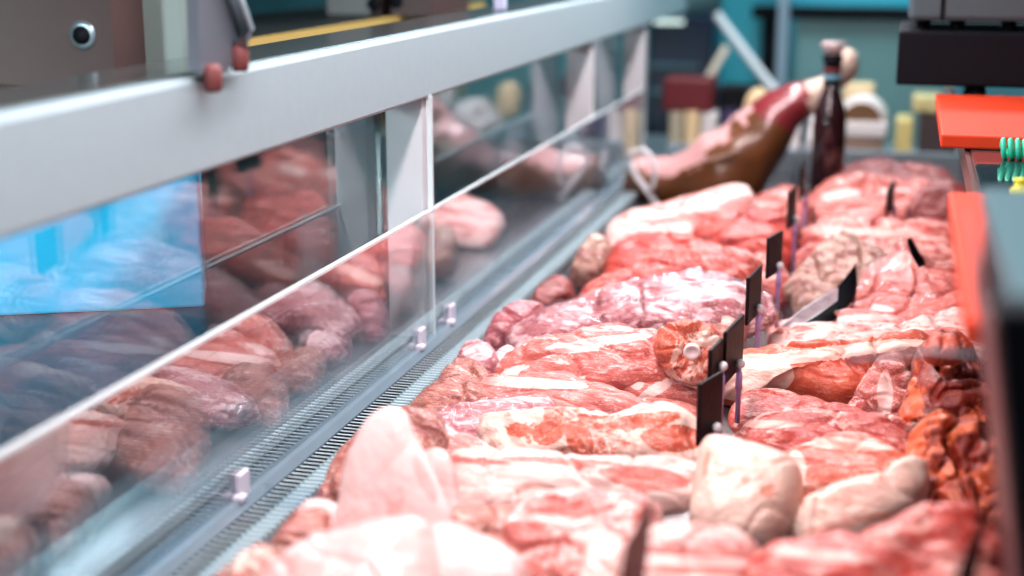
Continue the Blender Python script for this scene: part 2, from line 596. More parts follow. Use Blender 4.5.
for i in range(4):
    j = (i + 1) % 4
    bm.faces.new((sv_[0][i], sv_[0][j], sv_[1][j], sv_[1][i]))
bm.faces.new(sv_[0])
bm.faces.new(sv_[1][::-1])
sp = obj('side_panel', bm, plain('pink_reflection_panel', (0.26, 0.10, 0.105), 0.4, 0.4), tb)  # pink of the reflected meat is put into the panel colour

bm = bmesh.new()
tube(bm, [EYE + ray(848, 360) * 1.02 - tb.location, EYE + ray(930, 352) * 0.98 - tb.location, EYE + ray(1012, 357) * 0.93 - tb.location], 0.0022, 10)
obj('rod', bm, plain('dull_grey_rod', (0.12, 0.14, 0.16), 0.4), tb, True)

# clear divider standing across the near end of the deck
dv = bx((-0.575, 1.182, 0.869), (0.05, 1.185, 0.903), 0.0006)
tag(obj('acrylic_divider', dv, G_CLEAR), 'low clear acrylic divider standing across the deck behind the front cuts', 'divider')

# ------------------------------------------------------------------ meat
MEAT_N = 0
PAL = {  # lean, fat, dark
    'pink': ((0.66, 0.15, 0.12), (0.93, 0.66, 0.61), (0.46, 0.065, 0.05)),
    'red': ((0.60, 0.065, 0.045), (0.92, 0.50, 0.43), (0.38, 0.022, 0.018)),
    'orange': ((0.64, 0.11, 0.05), (0.94, 0.66, 0.56), (0.50, 0.06, 0.03)),
    'fatty': ((0.70, 0.19, 0.15), (0.94, 0.68, 0.62), (0.60, 0.11, 0.09)),
    'brown': ((0.48, 0.16, 0.12), (0.80, 0.58, 0.50), (0.30, 0.065, 0.055)),
    'purple': ((0.48, 0.13, 0.15), (0.84, 0.60, 0.62), (0.30, 0.05, 0.07)),
    'skin': ((0.88, 0.52, 0.49), (0.92, 0.69, 0.66), (0.84, 0.38, 0.36)),
    'lard': ((0.86, 0.42, 0.32), (0.94, 0.74, 0.62), (0.80, 0.30, 0.22)),
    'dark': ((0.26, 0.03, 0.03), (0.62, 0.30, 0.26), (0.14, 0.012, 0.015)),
    'offal': ((0.30, 0.13, 0.10), (0.50, 0.34, 0.27), (0.28, 0.09, 0.08)),
    'deep': ((0.52, 0.055, 0.018), (0.85, 0.30, 0.16), (0.16, 0.01, 0.008)),
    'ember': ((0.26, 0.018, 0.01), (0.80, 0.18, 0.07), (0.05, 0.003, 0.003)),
}


def meat(name, label, cat, poly, kind, t=0.035, tilt=32, amt=0.35, blobs=(), z=0.872, rim=(), ang=0.0, stretch=2.5,
         scale=15, wrap=False, seed=None, group=None, rough=0.3, relief=1.0, fine=0.5, pw=3.6, anchor=None, yaw=0.0, n=168, back=0.6, coat=0.6, steps=34):
    """A cut of meat: outline placed on a plane leaning back from its foot, rounded front and back."""
    global MEAT_N
    MEAT_N += 1
    sd = seed if seed is not None else MEAT_N
    if anchor is None:
        anchor = max(poly, key=lambda q: q[1])
    A = at(2, z, anchor[0], anchor[1])
    ta = math.radians(tilt)
    n_ = Vector((0, -math.sin(ta), math.cos(ta)))
    n_ = Matrix.Rotation(math.radians(yaw), 3, 'Z') @ n_
    ex = Vector((n_.z, 0, -n_.x)).normalized()
    ey = n_.cross(ex)
    if ey.y < 0:
        ey = -ey

    def pl(q):
        d = ray(q[0], q[1])
        k = (A - EYE).dot(n_) / d.dot(n_)
        w = EYE + d * k - A
        return Vector((w.dot(ex), w.dot(ey)))
    P = spline([pl(q) for q in poly], n)
    c = Vector((0, 0))
    for q in P:
        c += q
    c /= len(P)
    # true area centroid
    ar = 0
    cc = Vector((0, 0))
    for i in range(len(P)):
        p0, p1 = P[i], P[(i + 1) % len(P)]
        k = p0.x * p1.y - p1.x * p0.y
        ar += k
        cc += (p0 + p1) * k
    if abs(ar) > 1e-9:
        c = cc / (3 * ar)
    size = math.sqrt(abs(ar) / 2)
    t = min(t, size * 0.55) * 0.85
    P = [c + (q - c) * (1 + (0.10 * noise.noise(Vector((q.x * 24, q.y * 24, sd * 3.1))) + 0.05 * noise.noise(Vector((q.x * 75, q.y * 75, sd * 1.7)))) * min(1.3, relief)) for q in P]
    me = bpy.data.meshes.new(name)
    verts, faces, patch = [], [], []

    def put(q, h):
        w = A + ex * q.x + ey * q.y
        sv = Vector((q.x * 1.0, q.y * 1.0, sd * 5.3))
        lo = noise.noise(sv * 11)
        mid = noise.noise(sv * 27 + Vector((3, 1, 0)))
        hi = noise.noise(sv * 62 + Vector((7, 2, 0)))
        crease = abs(noise.noise(sv * 16 + Vector((0, 9, 2))))
        crease2 = abs(noise.noise(Vector((sv.x * 20, sv.y * 55, sv.z * 7 + 4)) if stretch > 1.6 else sv * 44))
        amp = min(1, abs(h) / (t * 0.5 + 1e-6))
        hh = h * (1 + 0.30 * lo * relief) + amp * relief * t / 0.035 * (0.0050 * mid + 0.0026 * hi - (0.0075 * max(0, 0.10 - crease) / 0.10 + 0.0028 * max(0, 0.15 - crease2) / 0.15) * (1 if h > 0 else 0))
        w = w + n_ * hh
        verts.append(w - A)
        pxy = px_of(w)
        v = 0.0
        for bb in blobs:
            bxp, byp, rx, ry, ba, bv = bb
            dx, dy = pxy[0] - bxp, pxy[1] - byp
            ca, sa = math.cos(math.radians(ba)), math.sin(math.radians(ba))
            u_, v_ = (dx * ca + dy * sa) / rx, (-dx * sa + dy * ca) / ry
            r2 = math.sqrt(u_ * u_ + v_ * v_)
            v += bv * max(0, min(1, (1.12 - r2) / 0.24))
        patch.append(v)

    K = steps
    put(c, t)
    front = []
    for k in range(1, K + 1):
        a_ = math.sin(k / K * math.pi / 2)
        h = t * math.sqrt(max(0, 1 - a_ ** pw)) if k < K else 0
        ring = []
        for i, q in enumerate(P):
            wob = 1.0
            ring.append(len(verts))
            put(c + (q - c) * a_ * wob, h)
        front.append(ring)
    for i in range(n):
        faces.append((0, front[0][i], front[0][(i + 1) % n]))
    for k in range(K - 1):
        for i in range(n):
            j = (i + 1) % n
            faces.append((front[k][i], front[k + 1][i], front[k + 1][j], front[k][j]))
    prev = front[-1]
    KB = 7
    for k in range(1, KB):
        a_ = math.cos(k / KB * math.pi / 2)
        h = -t * back * math.sqrt(max(0, 1 - a_ ** pw))
        ring = []
        for q in P:
            ring.append(len(verts))
            put(c + (q - c) * a_, h)
        for i in range(n):
            j = (i + 1) % n
            faces.append((prev[i], ring[i], ring[j], prev[j]))
        prev = ring
    bi = len(verts)
    put(c, -t * back)
    for i in range(n):
        faces.append((prev[i], bi, prev[(i + 1) % n]))
    # keep everything above the deck
    for v in verts:
        if (v + A).z < 0.8695:
            v.z = 0.8695 - A.z
    me.from_pydata(verts, [], faces)
    at_ = me.attributes.new('patch', 'FLOAT', 'POINT')
    at_.data.foreach_set('value', patch)
    me.update()
    lean, fat, dark = PAL[kind]
    mat = meat_mat('meat_%s' % name, sd, lean, fat, dark, amt, rough, scale, stretch, math.radians(ang), fine, coat)
    o = obj(name, me, mat, None, True, A)
    bm = bmesh.new()
    bm.from_mesh(me)
    bmesh.ops.recalc_face_normals(bm, faces=bm.faces)
    bm.to_mesh(me)
    bm.free()
    tag(o, label, cat, group)
    if wrap:
        me2 = bpy.data.meshes.new('plastic_film')
        vs2 = []
        for v in me.vertices:
            s = v.co + Vector((0, 0, sd))
            k = 0.0025 + 0.0030 * abs(noise.noise(s * 38)) + 0.002 * noise.noise(s * 90)
            q = v.co + v.normal * max(0.001, k)
            if (q + A).z < 0.8693:
                q.z = 0.8693 - A.z
            vs2.append(q)
        me2.from_pydata(vs2, [], [tuple(p.vertices) for p in me.polygons])
        me2.update()
        obj('plastic_film', me2, G_FILM, o, True)
    return o


exec_list = []
#MEATLIST
# ---- far rows
meat('pork_haunch', 'pale skin-on pork haunch lying left at the far end below the ham', 'meat',
     [(606, 232), (622, 216), (660, 207), (700, 196), (730, 187), (750, 188), (754, 204), (742, 220), (708, 228), (690, 244), (648, 256), (610, 256)],
     'pink', 0.03, 34, 0.62, [(735, 205, 18, 8, -20, -0.15), (700, 216, 20, 3, -15, -0.3)], stretch=3, relief=0.35)
meat('beef_loin', 'glossy deep red loin directly in front of the far pale skin-on haunch', 'meat',
     [(604, 262), (622, 246), (650, 238), (690, 240), (722, 250), (735, 270), (700, 290), (640, 296), (606, 290)],
     'red', 0.04, 34, 0.12, rough=0.18, fine=0.2)
meat('beef_loin', 'glossy red loin just left of the far black price tags', 'meat',
     [(692, 240), (706, 222), (735, 216), (770, 214), (792, 222), (798, 248), (785, 272), (745, 276), (705, 262)],
     'red', 0.045, 34, 0.15, rough=0.16, fine=0.2)
meat('pork_roast', 'pink roast behind the far price tags beside the bottle', 'meat',
     [(742, 222), (752, 202), (775, 192), (800, 190), (812, 205), (808, 236), (770, 240), (748, 236)],
     'pink', 0.045, 38, 0.25)
meat('beef_joint', 'dark red joint topmost in the farthest row on the right', 'meat',
     [(818, 182), (832, 168), (870, 163), (915, 166), (950, 174), (968, 200), (955, 230), (890, 230), (835, 225)],
     'dark', 0.04, 34, 0.3, scale=22)
meat('pork_roast', 'large smooth pink roast lying across behind the lone right price tag', 'meat',
     [(800, 224), (806, 200), (822, 186), (855, 179), (895, 180), (935, 190), (962, 205), (960, 236), (905, 238), (850, 236), (810, 238)],
     'pink', 0.05, 36, 0.28, [(840, 195, 20, 5, -8, 0.25)], ang=5, rough=0.22)
meat('rib_slab', 'marbled red slab in front of the large smooth roast, foot of the lone right tag', 'meat',
     [(796, 262), (802, 232), (825, 218), (870, 221), (920, 222), (958, 226), (975, 250), (965, 282), (905, 290), (840, 286), (800, 285)],
     'red', 0.04, 36, 0.42, [(860, 232, 60, 4, 2, 0.15)], scale=26, stretch=2, rough=0.28)
meat('beef_rib_end', 'wrapped piece pressed against the steel side under the near red board', 'meat',
     [(935, 262), (938, 242), (950, 232), (968, 236), (972, 262), (970, 286), (945, 285)],
     'purple', 0.025, 50, 0.45, wrap=True)
meat('tripe', 'brownish marbled tripe piece behind the curved black tray', 'meat',
     [(784, 300), (793, 276), (806, 258), (826, 240), (846, 234), (866, 244), (892, 262), (900, 285), (880, 312), (840, 322), (800, 320)],
     'offal', 0.04, 40, 0.55, scale=34, stretch=1.4, relief=1.5)
meat('pork_cut', 'red cut in a long row of glossy loins, left side behind the wrapped pack', 'meat',
     [(574, 304), (584, 288), (612, 276), (655, 262), (700, 250), (738, 252), (760, 268), (752, 292), (700, 304), (640, 312), (590, 318)],
     'red', 0.04, 34, 0.25, [(610, 290, 30, 5, -15, 0.15)], rough=0.2, ang=-10)
meat('beef_flank', 'small dark red end beside the far black tags', 'meat',
     [(745, 268), (758, 256), (778, 262), (792, 285), (788, 305), (760, 306), (746, 292)],
     'red', 0.03, 36, 0.35)
meat('vacuum_packed_loin', 'long purple pink loin in shiny vacuum film, left of the tag in the middle', 'packed meat',
     [(500, 350), (506, 335), (540, 318), (585, 302), (640, 288), (690, 279), (735, 282), (765, 296), (775, 322), (720, 345), (640, 352), (560, 358), (510, 362)],
     'purple', 0.045, 34, 0.42, [(700, 293, 40, 7, 0, 0.15)], scale=24, wrap=True, ang=-15)
meat('vacuum_packed_cut', 'film wrapped pink cut with pack corner standing up, right of curved black tray', 'packed meat',
     [(840, 322), (852, 296), (868, 272), (885, 256), (905, 245), (918, 254), (935, 270), (968, 272), (985, 300), (975, 335), (900, 340)],
     'pink', 0.035, 40, 0.15, [(900, 262, 12, 8, -40, 0.3)], wrap=True, rough=0.35)
meat('pork_slice', 'folded pink slice leaning on the film wrapped cut, near the right edge', 'meat',
     [(866, 322), (874, 303), (890, 298), (925, 306), (960, 292), (985, 300), (985, 325), (930, 332), (880, 334)],
     'pink', 0.020, 40, 0.25, [(880, 308, 14, 3, 10, 0.3)], anchor=(900, 348))
meat('pork_slice', 'thin pale pink slice lying in front of the folded slice', 'meat',
     [(880, 330), (900, 312), (925, 304), (946, 299), (956, 312), (930, 325), (900, 334)],
     'pink', 0.010, 34, 0.2, anchor=(915, 352))
meat('pork_belly_strip', 'flat pink strip starting beside the middle price tag', 'meat',
     [(768, 336), (776, 324), (810, 318), (850, 313), (885, 317), (912, 326), (900, 342), (830, 345), (780, 348)],
     'pink', 0.022, 28, 0.35, [(835, 320, 60, 4, -3, 0.2)])
meat('pork_belly', 'long pale belly slab with white fat upper face behind the skin-on leg', 'meat',
     [(764, 362), (770, 345), (778, 334), (850, 328), (905, 330), (945, 322), (975, 312), (990, 335), (985, 362), (920, 368), (850, 372), (790, 374)],
     'fatty', 0.035, 30, 0.62, [(880, 352, 60, 5, -8, -0.25), (930, 335, 30, 6, -10, -0.15)], ang=-5, scale=18, stretch=4)
meat('pork_shank', 'small rounded tan piece behind the cut shank', 'meat',
     [(684, 322), (694, 307), (718, 302), (738, 308), (748, 330), (742, 350), (705, 348)],
     'brown', 0.03, 44, 0.3, [(722, 318, 12, 6, 0, 0.3)], anchor=(710, 376))
meat('pork_shoulder', 'reddish brown shoulder slab with white fat flecks in front of the wrapped loin', 'meat',
     [(480, 400), (487, 378), (508, 360), (545, 345), (600, 332), (650, 334), (690, 345), (690, 375), (640, 392), (560, 398), (500, 405)],
     'pink', 0.04, 32, 0.28, [(610, 340, 40, 4, -6, 0.28), (515, 370, 14, 3, -15, 0.28), (572, 348, 24, 5, 0, 0.22)], ang=-8, stretch=3)
sh = meat('cut_shank', 'sawn pork shank with tan skin and round white bone showing', 'meat',
     [(653, 350), (656, 334), (668, 324), (690, 321), (712, 328), (724, 342), (728, 362), (718, 376), (695, 384), (670, 376), (657, 362)],
     'orange', 0.035, 58, 0.50, [(664, 345, 10, 24, 12, -0.4), (690, 326, 22, 5, 0, -0.4)], scale=34, stretch=1, z=0.885, relief=1.6, anchor=(692, 412))
meat('pork_haunch', 'very large pork haunch with cream fat cap, right of the near tags', 'meat',
     [(715, 385), (722, 366), (750, 362), (800, 356), (860, 350), (905, 343), (935, 346), (940, 375), (905, 402), (868, 412), (830, 410), (780, 400), (740, 412), (718, 405)],
     'orange', 0.055, 34, 0.16, [(750, 378, 42, 22, -5, 0.6), (830, 353, 90, 6, -7, 0.55)], ang=-25, stretch=2, scale=11, fine=0.25, coat=0.3, rough=0.42)
meat('pork_steak', 'pink steak with forked white fat seam in the centre', 'meat',
     [(572, 385), (578, 366), (600, 357), (640, 357), (680, 362), (706, 374), (712, 400), (695, 415), (650, 412), (615, 405), (585, 398)],
     'pink', 0.03, 34, 0.22, [(632, 370, 9, 20, -20, 0.4), (655, 390, 20, 5, -30, 0.35)], scale=18)
meat('pork_trim', 'ragged pink trimming tucked under the steak with forked fat seam', 'meat',
     [(598, 412), (604, 398), (630, 400), (665, 403), (695, 410), (705, 426), (650, 428), (612, 424)],
     'pink', 0.022, 30, 0.35, scale=30)
meat('pork_loin', 'long flat loin with a white fat edge along its top, centre left', 'meat',
     [(462, 408), (474, 390), (490, 379), (530, 378), (575, 380), (605, 388), (635, 400), (650, 416), (600, 426), (540, 424), (480, 418)],
     'pink', 0.028, 30, 0.25, [(530, 383, 55, 5, 3, 0.45)], ang=5)
meat('shin_chunk', 'pink bony chunk with white marrow cut, in front of the red orange pile', 'meat',
     [(840, 422), (852, 400), (862, 380), (876, 360), (896, 354), (912, 365), (922, 395), (915, 425), (880, 432)],
     'pink', 0.045, 50, 0.40, [(885, 395, 7, 22, 0, 0.4)], scale=24, relief=1.5)
meat('beef_pile_piece', 'orange red ragged chunk with hollow shade painted near black, against the right side', 'meat',
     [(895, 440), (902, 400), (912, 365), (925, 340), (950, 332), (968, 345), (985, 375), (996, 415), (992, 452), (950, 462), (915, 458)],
     'ember', 0.05, 55, 0.42, [(950, 398, 24, 18, 0, -0.4)], scale=20, stretch=1.2, relief=2.2)  # negative blob paints the shade of the hollow into the colour
meat('beef_trim', 'small orange trimming on top of the ragged right-hand pile', 'meat',
     [(922, 352), (930, 338), (946, 334), (960, 342), (962, 362), (940, 366), (925, 362)],
     'deep', 0.02, 50, 0.35, z=0.90, anchor=(940, 460), scale=30, stretch=1, relief=2)
meat('beef_steak', 'deep red flat steak under the very large pork leg', 'meat',
     [(728, 428), (734, 406), (750, 394), (800, 398), (838, 404), (866, 416), (868, 434), (800, 436), (745, 438)],
     'red', 0.025, 30, 0.32, scale=22)
meat('vacuum_packed_steak', 'flat purple steak sealed in film, just right of the air grille end of the ear', 'packed meat',
     [(408, 440), (418, 424), (445, 411), (490, 404), (540, 401), (557, 403), (548, 418), (525, 434), (490, 448), (440, 450)],
     'purple', 0.022, 30, 0.42, wrap=True, stretch=2, ang=-15)
meat('pork_rib_slab', 'thick slab with round orange red muscle eyes set in white fat, centre', 'meat',
     [(480, 455), (482, 428), (490, 418), (530, 414), (580, 413), (620, 418), (650, 408), (672, 406), (695, 420), (710, 445), (700, 470), (640, 474), (560, 470), (500, 466)],
     'orange', 0.035, 42, 0.72, [(518, 430, 11, 6, 0, -0.4), (548, 434, 13, 10, -10, -0.6), (580, 440, 11, 18, -20, -0.6), (672, 438, 28, 13, 0, -0.35), (645, 420, 34, 7, -8, -0.3)], scale=18, stretch=1.5)
meat('beef_slab', 'broad rosy slab behind the big white fat piece', 'meat',
     [(722, 456), (730, 434), (748, 420), (800, 416), (850, 418), (900, 422), (915, 445), (900, 470), (830, 472), (760, 470)],
     'red', 0.035, 32, 0.36, [(770, 424, 35, 4, 0, 0.15)], scale=22, ang=10)
meat('pork_flank', 'pink flank strip left of the thick slab with muscle eyes', 'meat',
     [(405, 466), (415, 448), (440, 434), (465, 437), (490, 448), (505, 462), (480, 478), (430, 480)],
     'pink', 0.025, 30, 0.40, ang=15)
meat('fatback', 'long white fat slab with a red patch at its right end, centre front', 'meat',
     [(440, 510), (446, 478), (455, 458), (500, 455), (560, 459), (640, 464), (690, 468), (712, 480), (705, 505), (640, 515), (560, 516), (500, 524), (450, 522)],
     'fatty', 0.035, 34, 0.82, [(645, 478, 40, 11, 6, -0.55), (470, 460, 40, 3, 5, -0.3), (560, 461, 60, 3, 3, -0.25)], ang=5, stretch=3, scale=20)
meat('orange_joint', 'orange pink joint with white rim between the slab and the yellow fat piece', 'meat',
     [(770, 490), (775, 462), (800, 446), (840, 438), (880, 446), (912, 462), (930, 488), (900, 510), (840, 515), (790, 508)],
     'orange', 0.04, 36, 0.34, [(840, 444, 50, 5, 5, 0.4), (795, 470, 10, 20, 0, 0.3)], scale=16)
meat('beef_pile_piece', 'dark red piece with painted hollow shade and orange rim low against the right side', 'meat',
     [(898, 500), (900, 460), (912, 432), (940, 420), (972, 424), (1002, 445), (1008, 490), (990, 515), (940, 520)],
     'ember', 0.05, 50, 0.52, [(970, 452, 18, 18, 0, -0.4), (915, 452, 8, 22, 10, 0.25)], scale=20, stretch=1.2, relief=2.2)  # first blob darkens the flesh where the hollow lies in shade
meat('steak', 'grey red steak end standing between the pig ear and the marbled steak', 'meat',
     [(440, 590), (446, 540), (450, 512), (480, 508), (512, 508), (525, 525), (515, 570), (470, 600)],
     'brown', 0.025, 38, 0.30, scale=22)
meat('neck_steak', 'large marbled pink neck steak, front centre left of the curved tag', 'meat',
     [(478, 580), (490, 540), (505, 516), (545, 500), (600, 494), (650, 500), (668, 520), (660, 560), (610, 590), (540, 605), (495, 600)],
     'pink', 0.04, 38, 0.46, [(560, 520, 40, 4, 10, 0.2), (520, 535, 25, 14, 0, -0.15)], scale=18, stretch=1.4)
meat('pork_fat_block', 'big white fat block with pink centre at front right of the near tags', 'meat',
     [(690, 520), (695, 470), (702, 446), (716, 438), (755, 446), (795, 462), (803, 490), (795, 525), (770, 552), (725, 550), (700, 540)],
     'lard', 0.05, 48, 0.92, [(768, 490, 8, 7, 0, -0.4), (706, 465, 3, 14, 10, -0.3), (745, 480, 5, 4, 0, -0.2)], scale=12, stretch=1.2, relief=0.25)
meat('pork_fat_piece', 'yellowish white fatty tail piece right of the big white fat block', 'meat',
     [(786, 520), (815, 498), (855, 484), (885, 478), (906, 464), (922, 462), (930, 478), (926, 500), (900, 525), (860, 545), (815, 552), (792, 540)],
     'lard', 0.04, 42, 0.8, [(850, 522, 50, 4, -12, -0.3)], scale=12, stretch=2.5, ang=-20, relief=0.45)
meat('beef_trim', 'stringy orange red trimmings in front of the dark orange rimmed piece', 'meat',
     [(925, 530), (928, 500), (945, 484), (970, 480), (998, 492), (1010, 525), (985, 545), (945, 545)],
     'deep', 0.035, 45, 0.36, scale=34, stretch=1.2, relief=2.4)
meat('shank_bone_end', 'round sawn white bone end with pink core, left of the pig ear', 'meat',
     [(297, 530), (298, 512), (310, 501), (328, 500), (342, 508), (348, 530), (340, 552), (315, 556), (300, 548)],
     'skin', 0.035, 55, 0.85, [(330, 520, 8, 10, 0, -0.6)], scale=30, stretch=1, z=0.885, relief=0.35)
ear = meat('pig_ear', 'tall pale pig ear standing upright in the left foreground', 'pig ear',
     [(335, 545), (338, 500), (343, 472), (352, 445), (364, 424), (380, 409), (396, 406), (408, 414), (417, 438), (430, 464), (443, 492), (452, 520), (455, 548), (430, 562), (370, 565)],
     'skin', 0.012, 68, 0.85, [(425, 480, 6, 26, -25, -0.22), (395, 500, 10, 30, 0, -0.08)], scale=7, stretch=0.7, fine=0.12, relief=0.35, z=0.885, rough=0.42, coat=0.2)
meat('ear_fold', 'pinkish folded ear flap behind the tall pale ear', 'pig ear',
     [(418, 462), (430, 450), (447, 452), (457, 475), (462, 505), (470, 535), (468, 556), (450, 556), (438, 520), (428, 490)],
     'skin', 0.008, 62, 0.10, [(465, 540, 3, 20, -10, 0.4)], scale=8, fine=0.1, z=0.885, relief=0.35)
meat('pork_chop_row', 'bundle of pale fat edged chops lying in line, front centre', 'meat',
     [(610, 660), (614, 580), (630, 545), (660, 532), (710, 530), (745, 540), (765, 570), (760, 660)],
     'fatty', 0.05, 36, 0.50, [(690, 552, 60, 3.5, 3, -0.4), (690, 570, 60, 4, 2, -0.4), (690, 590, 60, 5, 2, -0.4), (690, 561, 60, 4, 2, 0.35), (690, 580, 60, 4, 2, 0.35)], scale=9, stretch=5, relief=0.5)
meat('pork_fat_lump', 'rounded pale pink lump just left of the curved foreground tag', 'meat',
     [(578, 640), (582, 560), (590, 542), (608, 536), (628, 546), (636, 580), (635, 640)],
     'fatty', 0.04, 40, 0.75, scale=10, relief=0.6)
meat('pork_shoulder', 'blurred rosy shoulder across the lower right corner', 'meat',
     [(735, 680), (742, 590), (760, 552), (815, 545), (870, 540), (920, 516), (962, 505), (995, 522), (1012, 570), (1020, 690), (880, 720)],
     'red', 0.05, 34, 0.36, [(820, 555, 50, 5, 5, 0.2)], scale=13, stretch=1.8)
meat('pork_cheek', 'pink fleshy cheek block beside the big pale trotter, front left', 'meat',
     [(412, 680), (414, 560), (426, 534), (452, 526), (484, 536), (510, 550), (530, 580), (530, 680), (470, 700)],
     'skin', 0.045, 40, 0.22, [(500, 555, 24, 14, 20, 0.3)], scale=9, relief=0.35, fine=0.2)
meat('pork_trotter', 'big pale skinned trotter filling the lower left foreground', 'meat',
     [(240, 660), (258, 590), (290, 556), (340, 538), (390, 526), (425, 524), (440, 545), (445, 600), (430, 700), (300, 720)],
     'skin', 0.05, 36, 0.45, [(405, 570, 12, 12, 0, -0.45)], scale=7, stretch=1, relief=0.35, fine=0.15)
# ---- beside the air grille
meat('offal_piece', 'wet brownish piece against the air grille beside the vacuum packed steak', 'meat',
     [(395, 440), (402, 418), (424, 396), (450, 384), (478, 388), (492, 404), (470, 420), (430, 436)],
     'brown', 0.022, 26, 0.22, scale=26, rough=0.16, relief=1.6)
meat('offal_piece', 'wet brown chunk farther up the grille behind the first wet piece', 'meat',
     [(436, 400), (444, 376), (462, 360), (482, 364), (492, 382), (480, 402), (455, 410)],
     'brown', 0.022, 28, 0.25, scale=26, rough=0.16, relief=1.6)
meat('round_cut', 'rounded purple red cut with pale face near the left end of the shoulder slab', 'meat',
     [(456, 372), (462, 350), (476, 342), (492, 346), (500, 362), (494, 382), (474, 386)],
     'purple', 0.03, 45, 0.42, [(478, 352, 14, 8, 0, 0.3)])
meat('fat_knob', 'small white fat knob at the left tip of the shoulder slab', 'meat',
     [(490, 374), (496, 354), (508, 346), (517, 352), (512, 368), (500, 382)],
     'purple', 0.022, 45, 0.80)
meat('dark_cut', 'dark magenta cut in the left gap beside the end of the wrapped loin', 'meat',
     [(484, 350), (492, 326), (508, 312), (528, 302), (545, 308), (540, 324), (516, 340), (498, 354)],
     'purple', 0.035, 40, 0.15, rough=0.18)
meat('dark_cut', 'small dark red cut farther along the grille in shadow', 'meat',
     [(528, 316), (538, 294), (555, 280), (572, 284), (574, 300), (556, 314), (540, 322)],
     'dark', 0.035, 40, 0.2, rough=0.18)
meat('pork_knuckle', 'pale brown knuckle by the far end of the grille', 'meat',
     [(570, 280), (578, 258), (590, 240), (604, 238), (614, 250), (608, 274), (590, 288)],
     'offal', 0.04, 42, 0.5, rough=0.2)
meat('flank_end', 'rosy flank end lying behind the tall pig ear against the grille', 'meat',
     [(312, 505), (326, 482), (338, 458), (368, 430), (402, 412), (440, 420), (445, 455), (420, 485), (370, 508), (320, 516)],
     'brown', 0.035, 30, 0.35, rough=0.2, relief=1.4)
meat('offal_piece', 'brown scrap between grille and pig ear', 'meat',
     [(262, 580), (280, 545), (300, 520), (318, 510), (335, 515), (330, 545), (300, 575), (275, 595)],
     'brown', 0.03, 34, 0.25, rough=0.2, relief=1.4)
meat('offal_piece', 'brown lump at the lower left corner touching the grille', 'meat',
     [(195, 640), (215, 592), (245, 560), (275, 552), (290, 575), (280, 620), (240, 660)],
     'brown', 0.035, 34, 0.4, rough=0.2)
meat('dark_joint', 'dark blackish red joint in the far right corner below the counter', 'meat',
     [(905, 218), (915, 196), (938, 184), (966, 190), (975, 215), (965, 240), (925, 242)],
     'dark', 0.04, 45, 0.2, anchor=(935, 262))
#MEATEND

# bone and rind parts of the sawn shank
A = at(2, 0.885, 692, 412)
c0 = EYE + ray(692, 352) * ((A - EYE).length / ray(692, 352).length - 0.030)
bm = bmesh.new()
lathe(bm, [(0.0005, -0.012), (0.0085, -0.012), (0.0100, 0.000), (0.0085, 0.002), (0.005, -0.001), (0.0005, -0.002)], 24)
q = ray(692, 352).to_track_quat('-Z', 'Y') if False else (-ray(692, 352)).to_track_quat('Z', 'Y')
bmesh.ops.transform(bm, matrix=q.to_matrix().to_4x4() @ Matrix.Rotation(0.3, 4, 'X') @ Matrix.Diagonal((1.0, 0.9, 1, 1)), verts=bm.verts)
bn = obj('bone', bm, MT['bone'], sh, True)
bn.location = c0 - sh.location

# ------------------------------------------------------------------ curved black trays
def tray(label, pts, z, mat, w=0.003, film=None):
    bm = bmesh.new()
    P = []
    for (x, y, dd) in pts:
        P.append(EYE + ray(x, y) * dd)
    return P


def slab_between(name, label, cat, rows, mat, th=0.003):
    """thin curved sheet from rows of (px,py,distance), given thickness"""
    bm = bmesh.new()
    grid = [[EYE + ray(x, y) * d for (x, y, d) in r] for r in rows]
    m = [spline_open(r, 14) for r in grid]
    cols = [spline_open([r[i] for r in m], 10) for i in range(14)]
    vs = [[bm.verts.new(p) for p in c] for c in cols]
    for i in range(13):
        for j in range(9):
            bm.faces.new((vs[i][j], vs[i + 1][j], vs[i + 1][j + 1], vs[i][j + 1]))
    bmesh.ops.solidify(bm, geom=bm.faces[:], thickness=th)
    o = obj(name, bm, mat, None, True)
    return tag(o, label, cat)


def spline_open(pts, n):
    return spline(pts, n, closed=False)


dk = at(2, 0.885, 800, 320)
d1 = (dk - EYE).dot(FW) - 0.11
slab_between('meat_tray', 'curved black tray with upturned corner in the right centre gap', 'tray',
             [[(782, 326, d1), (812, 304, d1 + 0.05), (838, 286, d1 + 0.09), (856, 263, d1 + 0.12)],
              [(800, 330, d1 - 0.03), (830, 322, d1), (848, 306, d1 + 0.06), (858, 290, d1 + 0.10)]], MT['black'])
slab_between('plastic_flap', 'whitish crinkled plastic flap lying along the curved black tray', 'plastic flap',
             [[(782, 326, d1 - 0.015), (800, 310, d1), (820, 297, d1 + 0.03), (838, 287, d1 + 0.06)],
              [(790, 329, d1 - 0.035), (806, 322, d1 - 0.02), (822, 312, d1), (838, 300, d1 + 0.03)]], plain('whitish_film', (0.55, 0.45, 0.48), 0.15, 0, 0.8, 50, 0.5, 0.5), 0.002)
d2 = (at(2, 0.90, 905, 300) - EYE).dot(FW) - 0.10
slab_between('meat_tray', 'black tray corner standing up behind the film wrapped pink cut', 'tray',
             [[(907, 240, d2), (911, 254, d2), (919, 268, d2 + 0.01)],
              [(911, 237, d2 + 0.02), (918, 250, d2 + 0.02), (926, 264, d2 + 0.03)]], MT['black'])
d3 = (at(2, 0.885, 412, 436) - EYE).dot(FW)
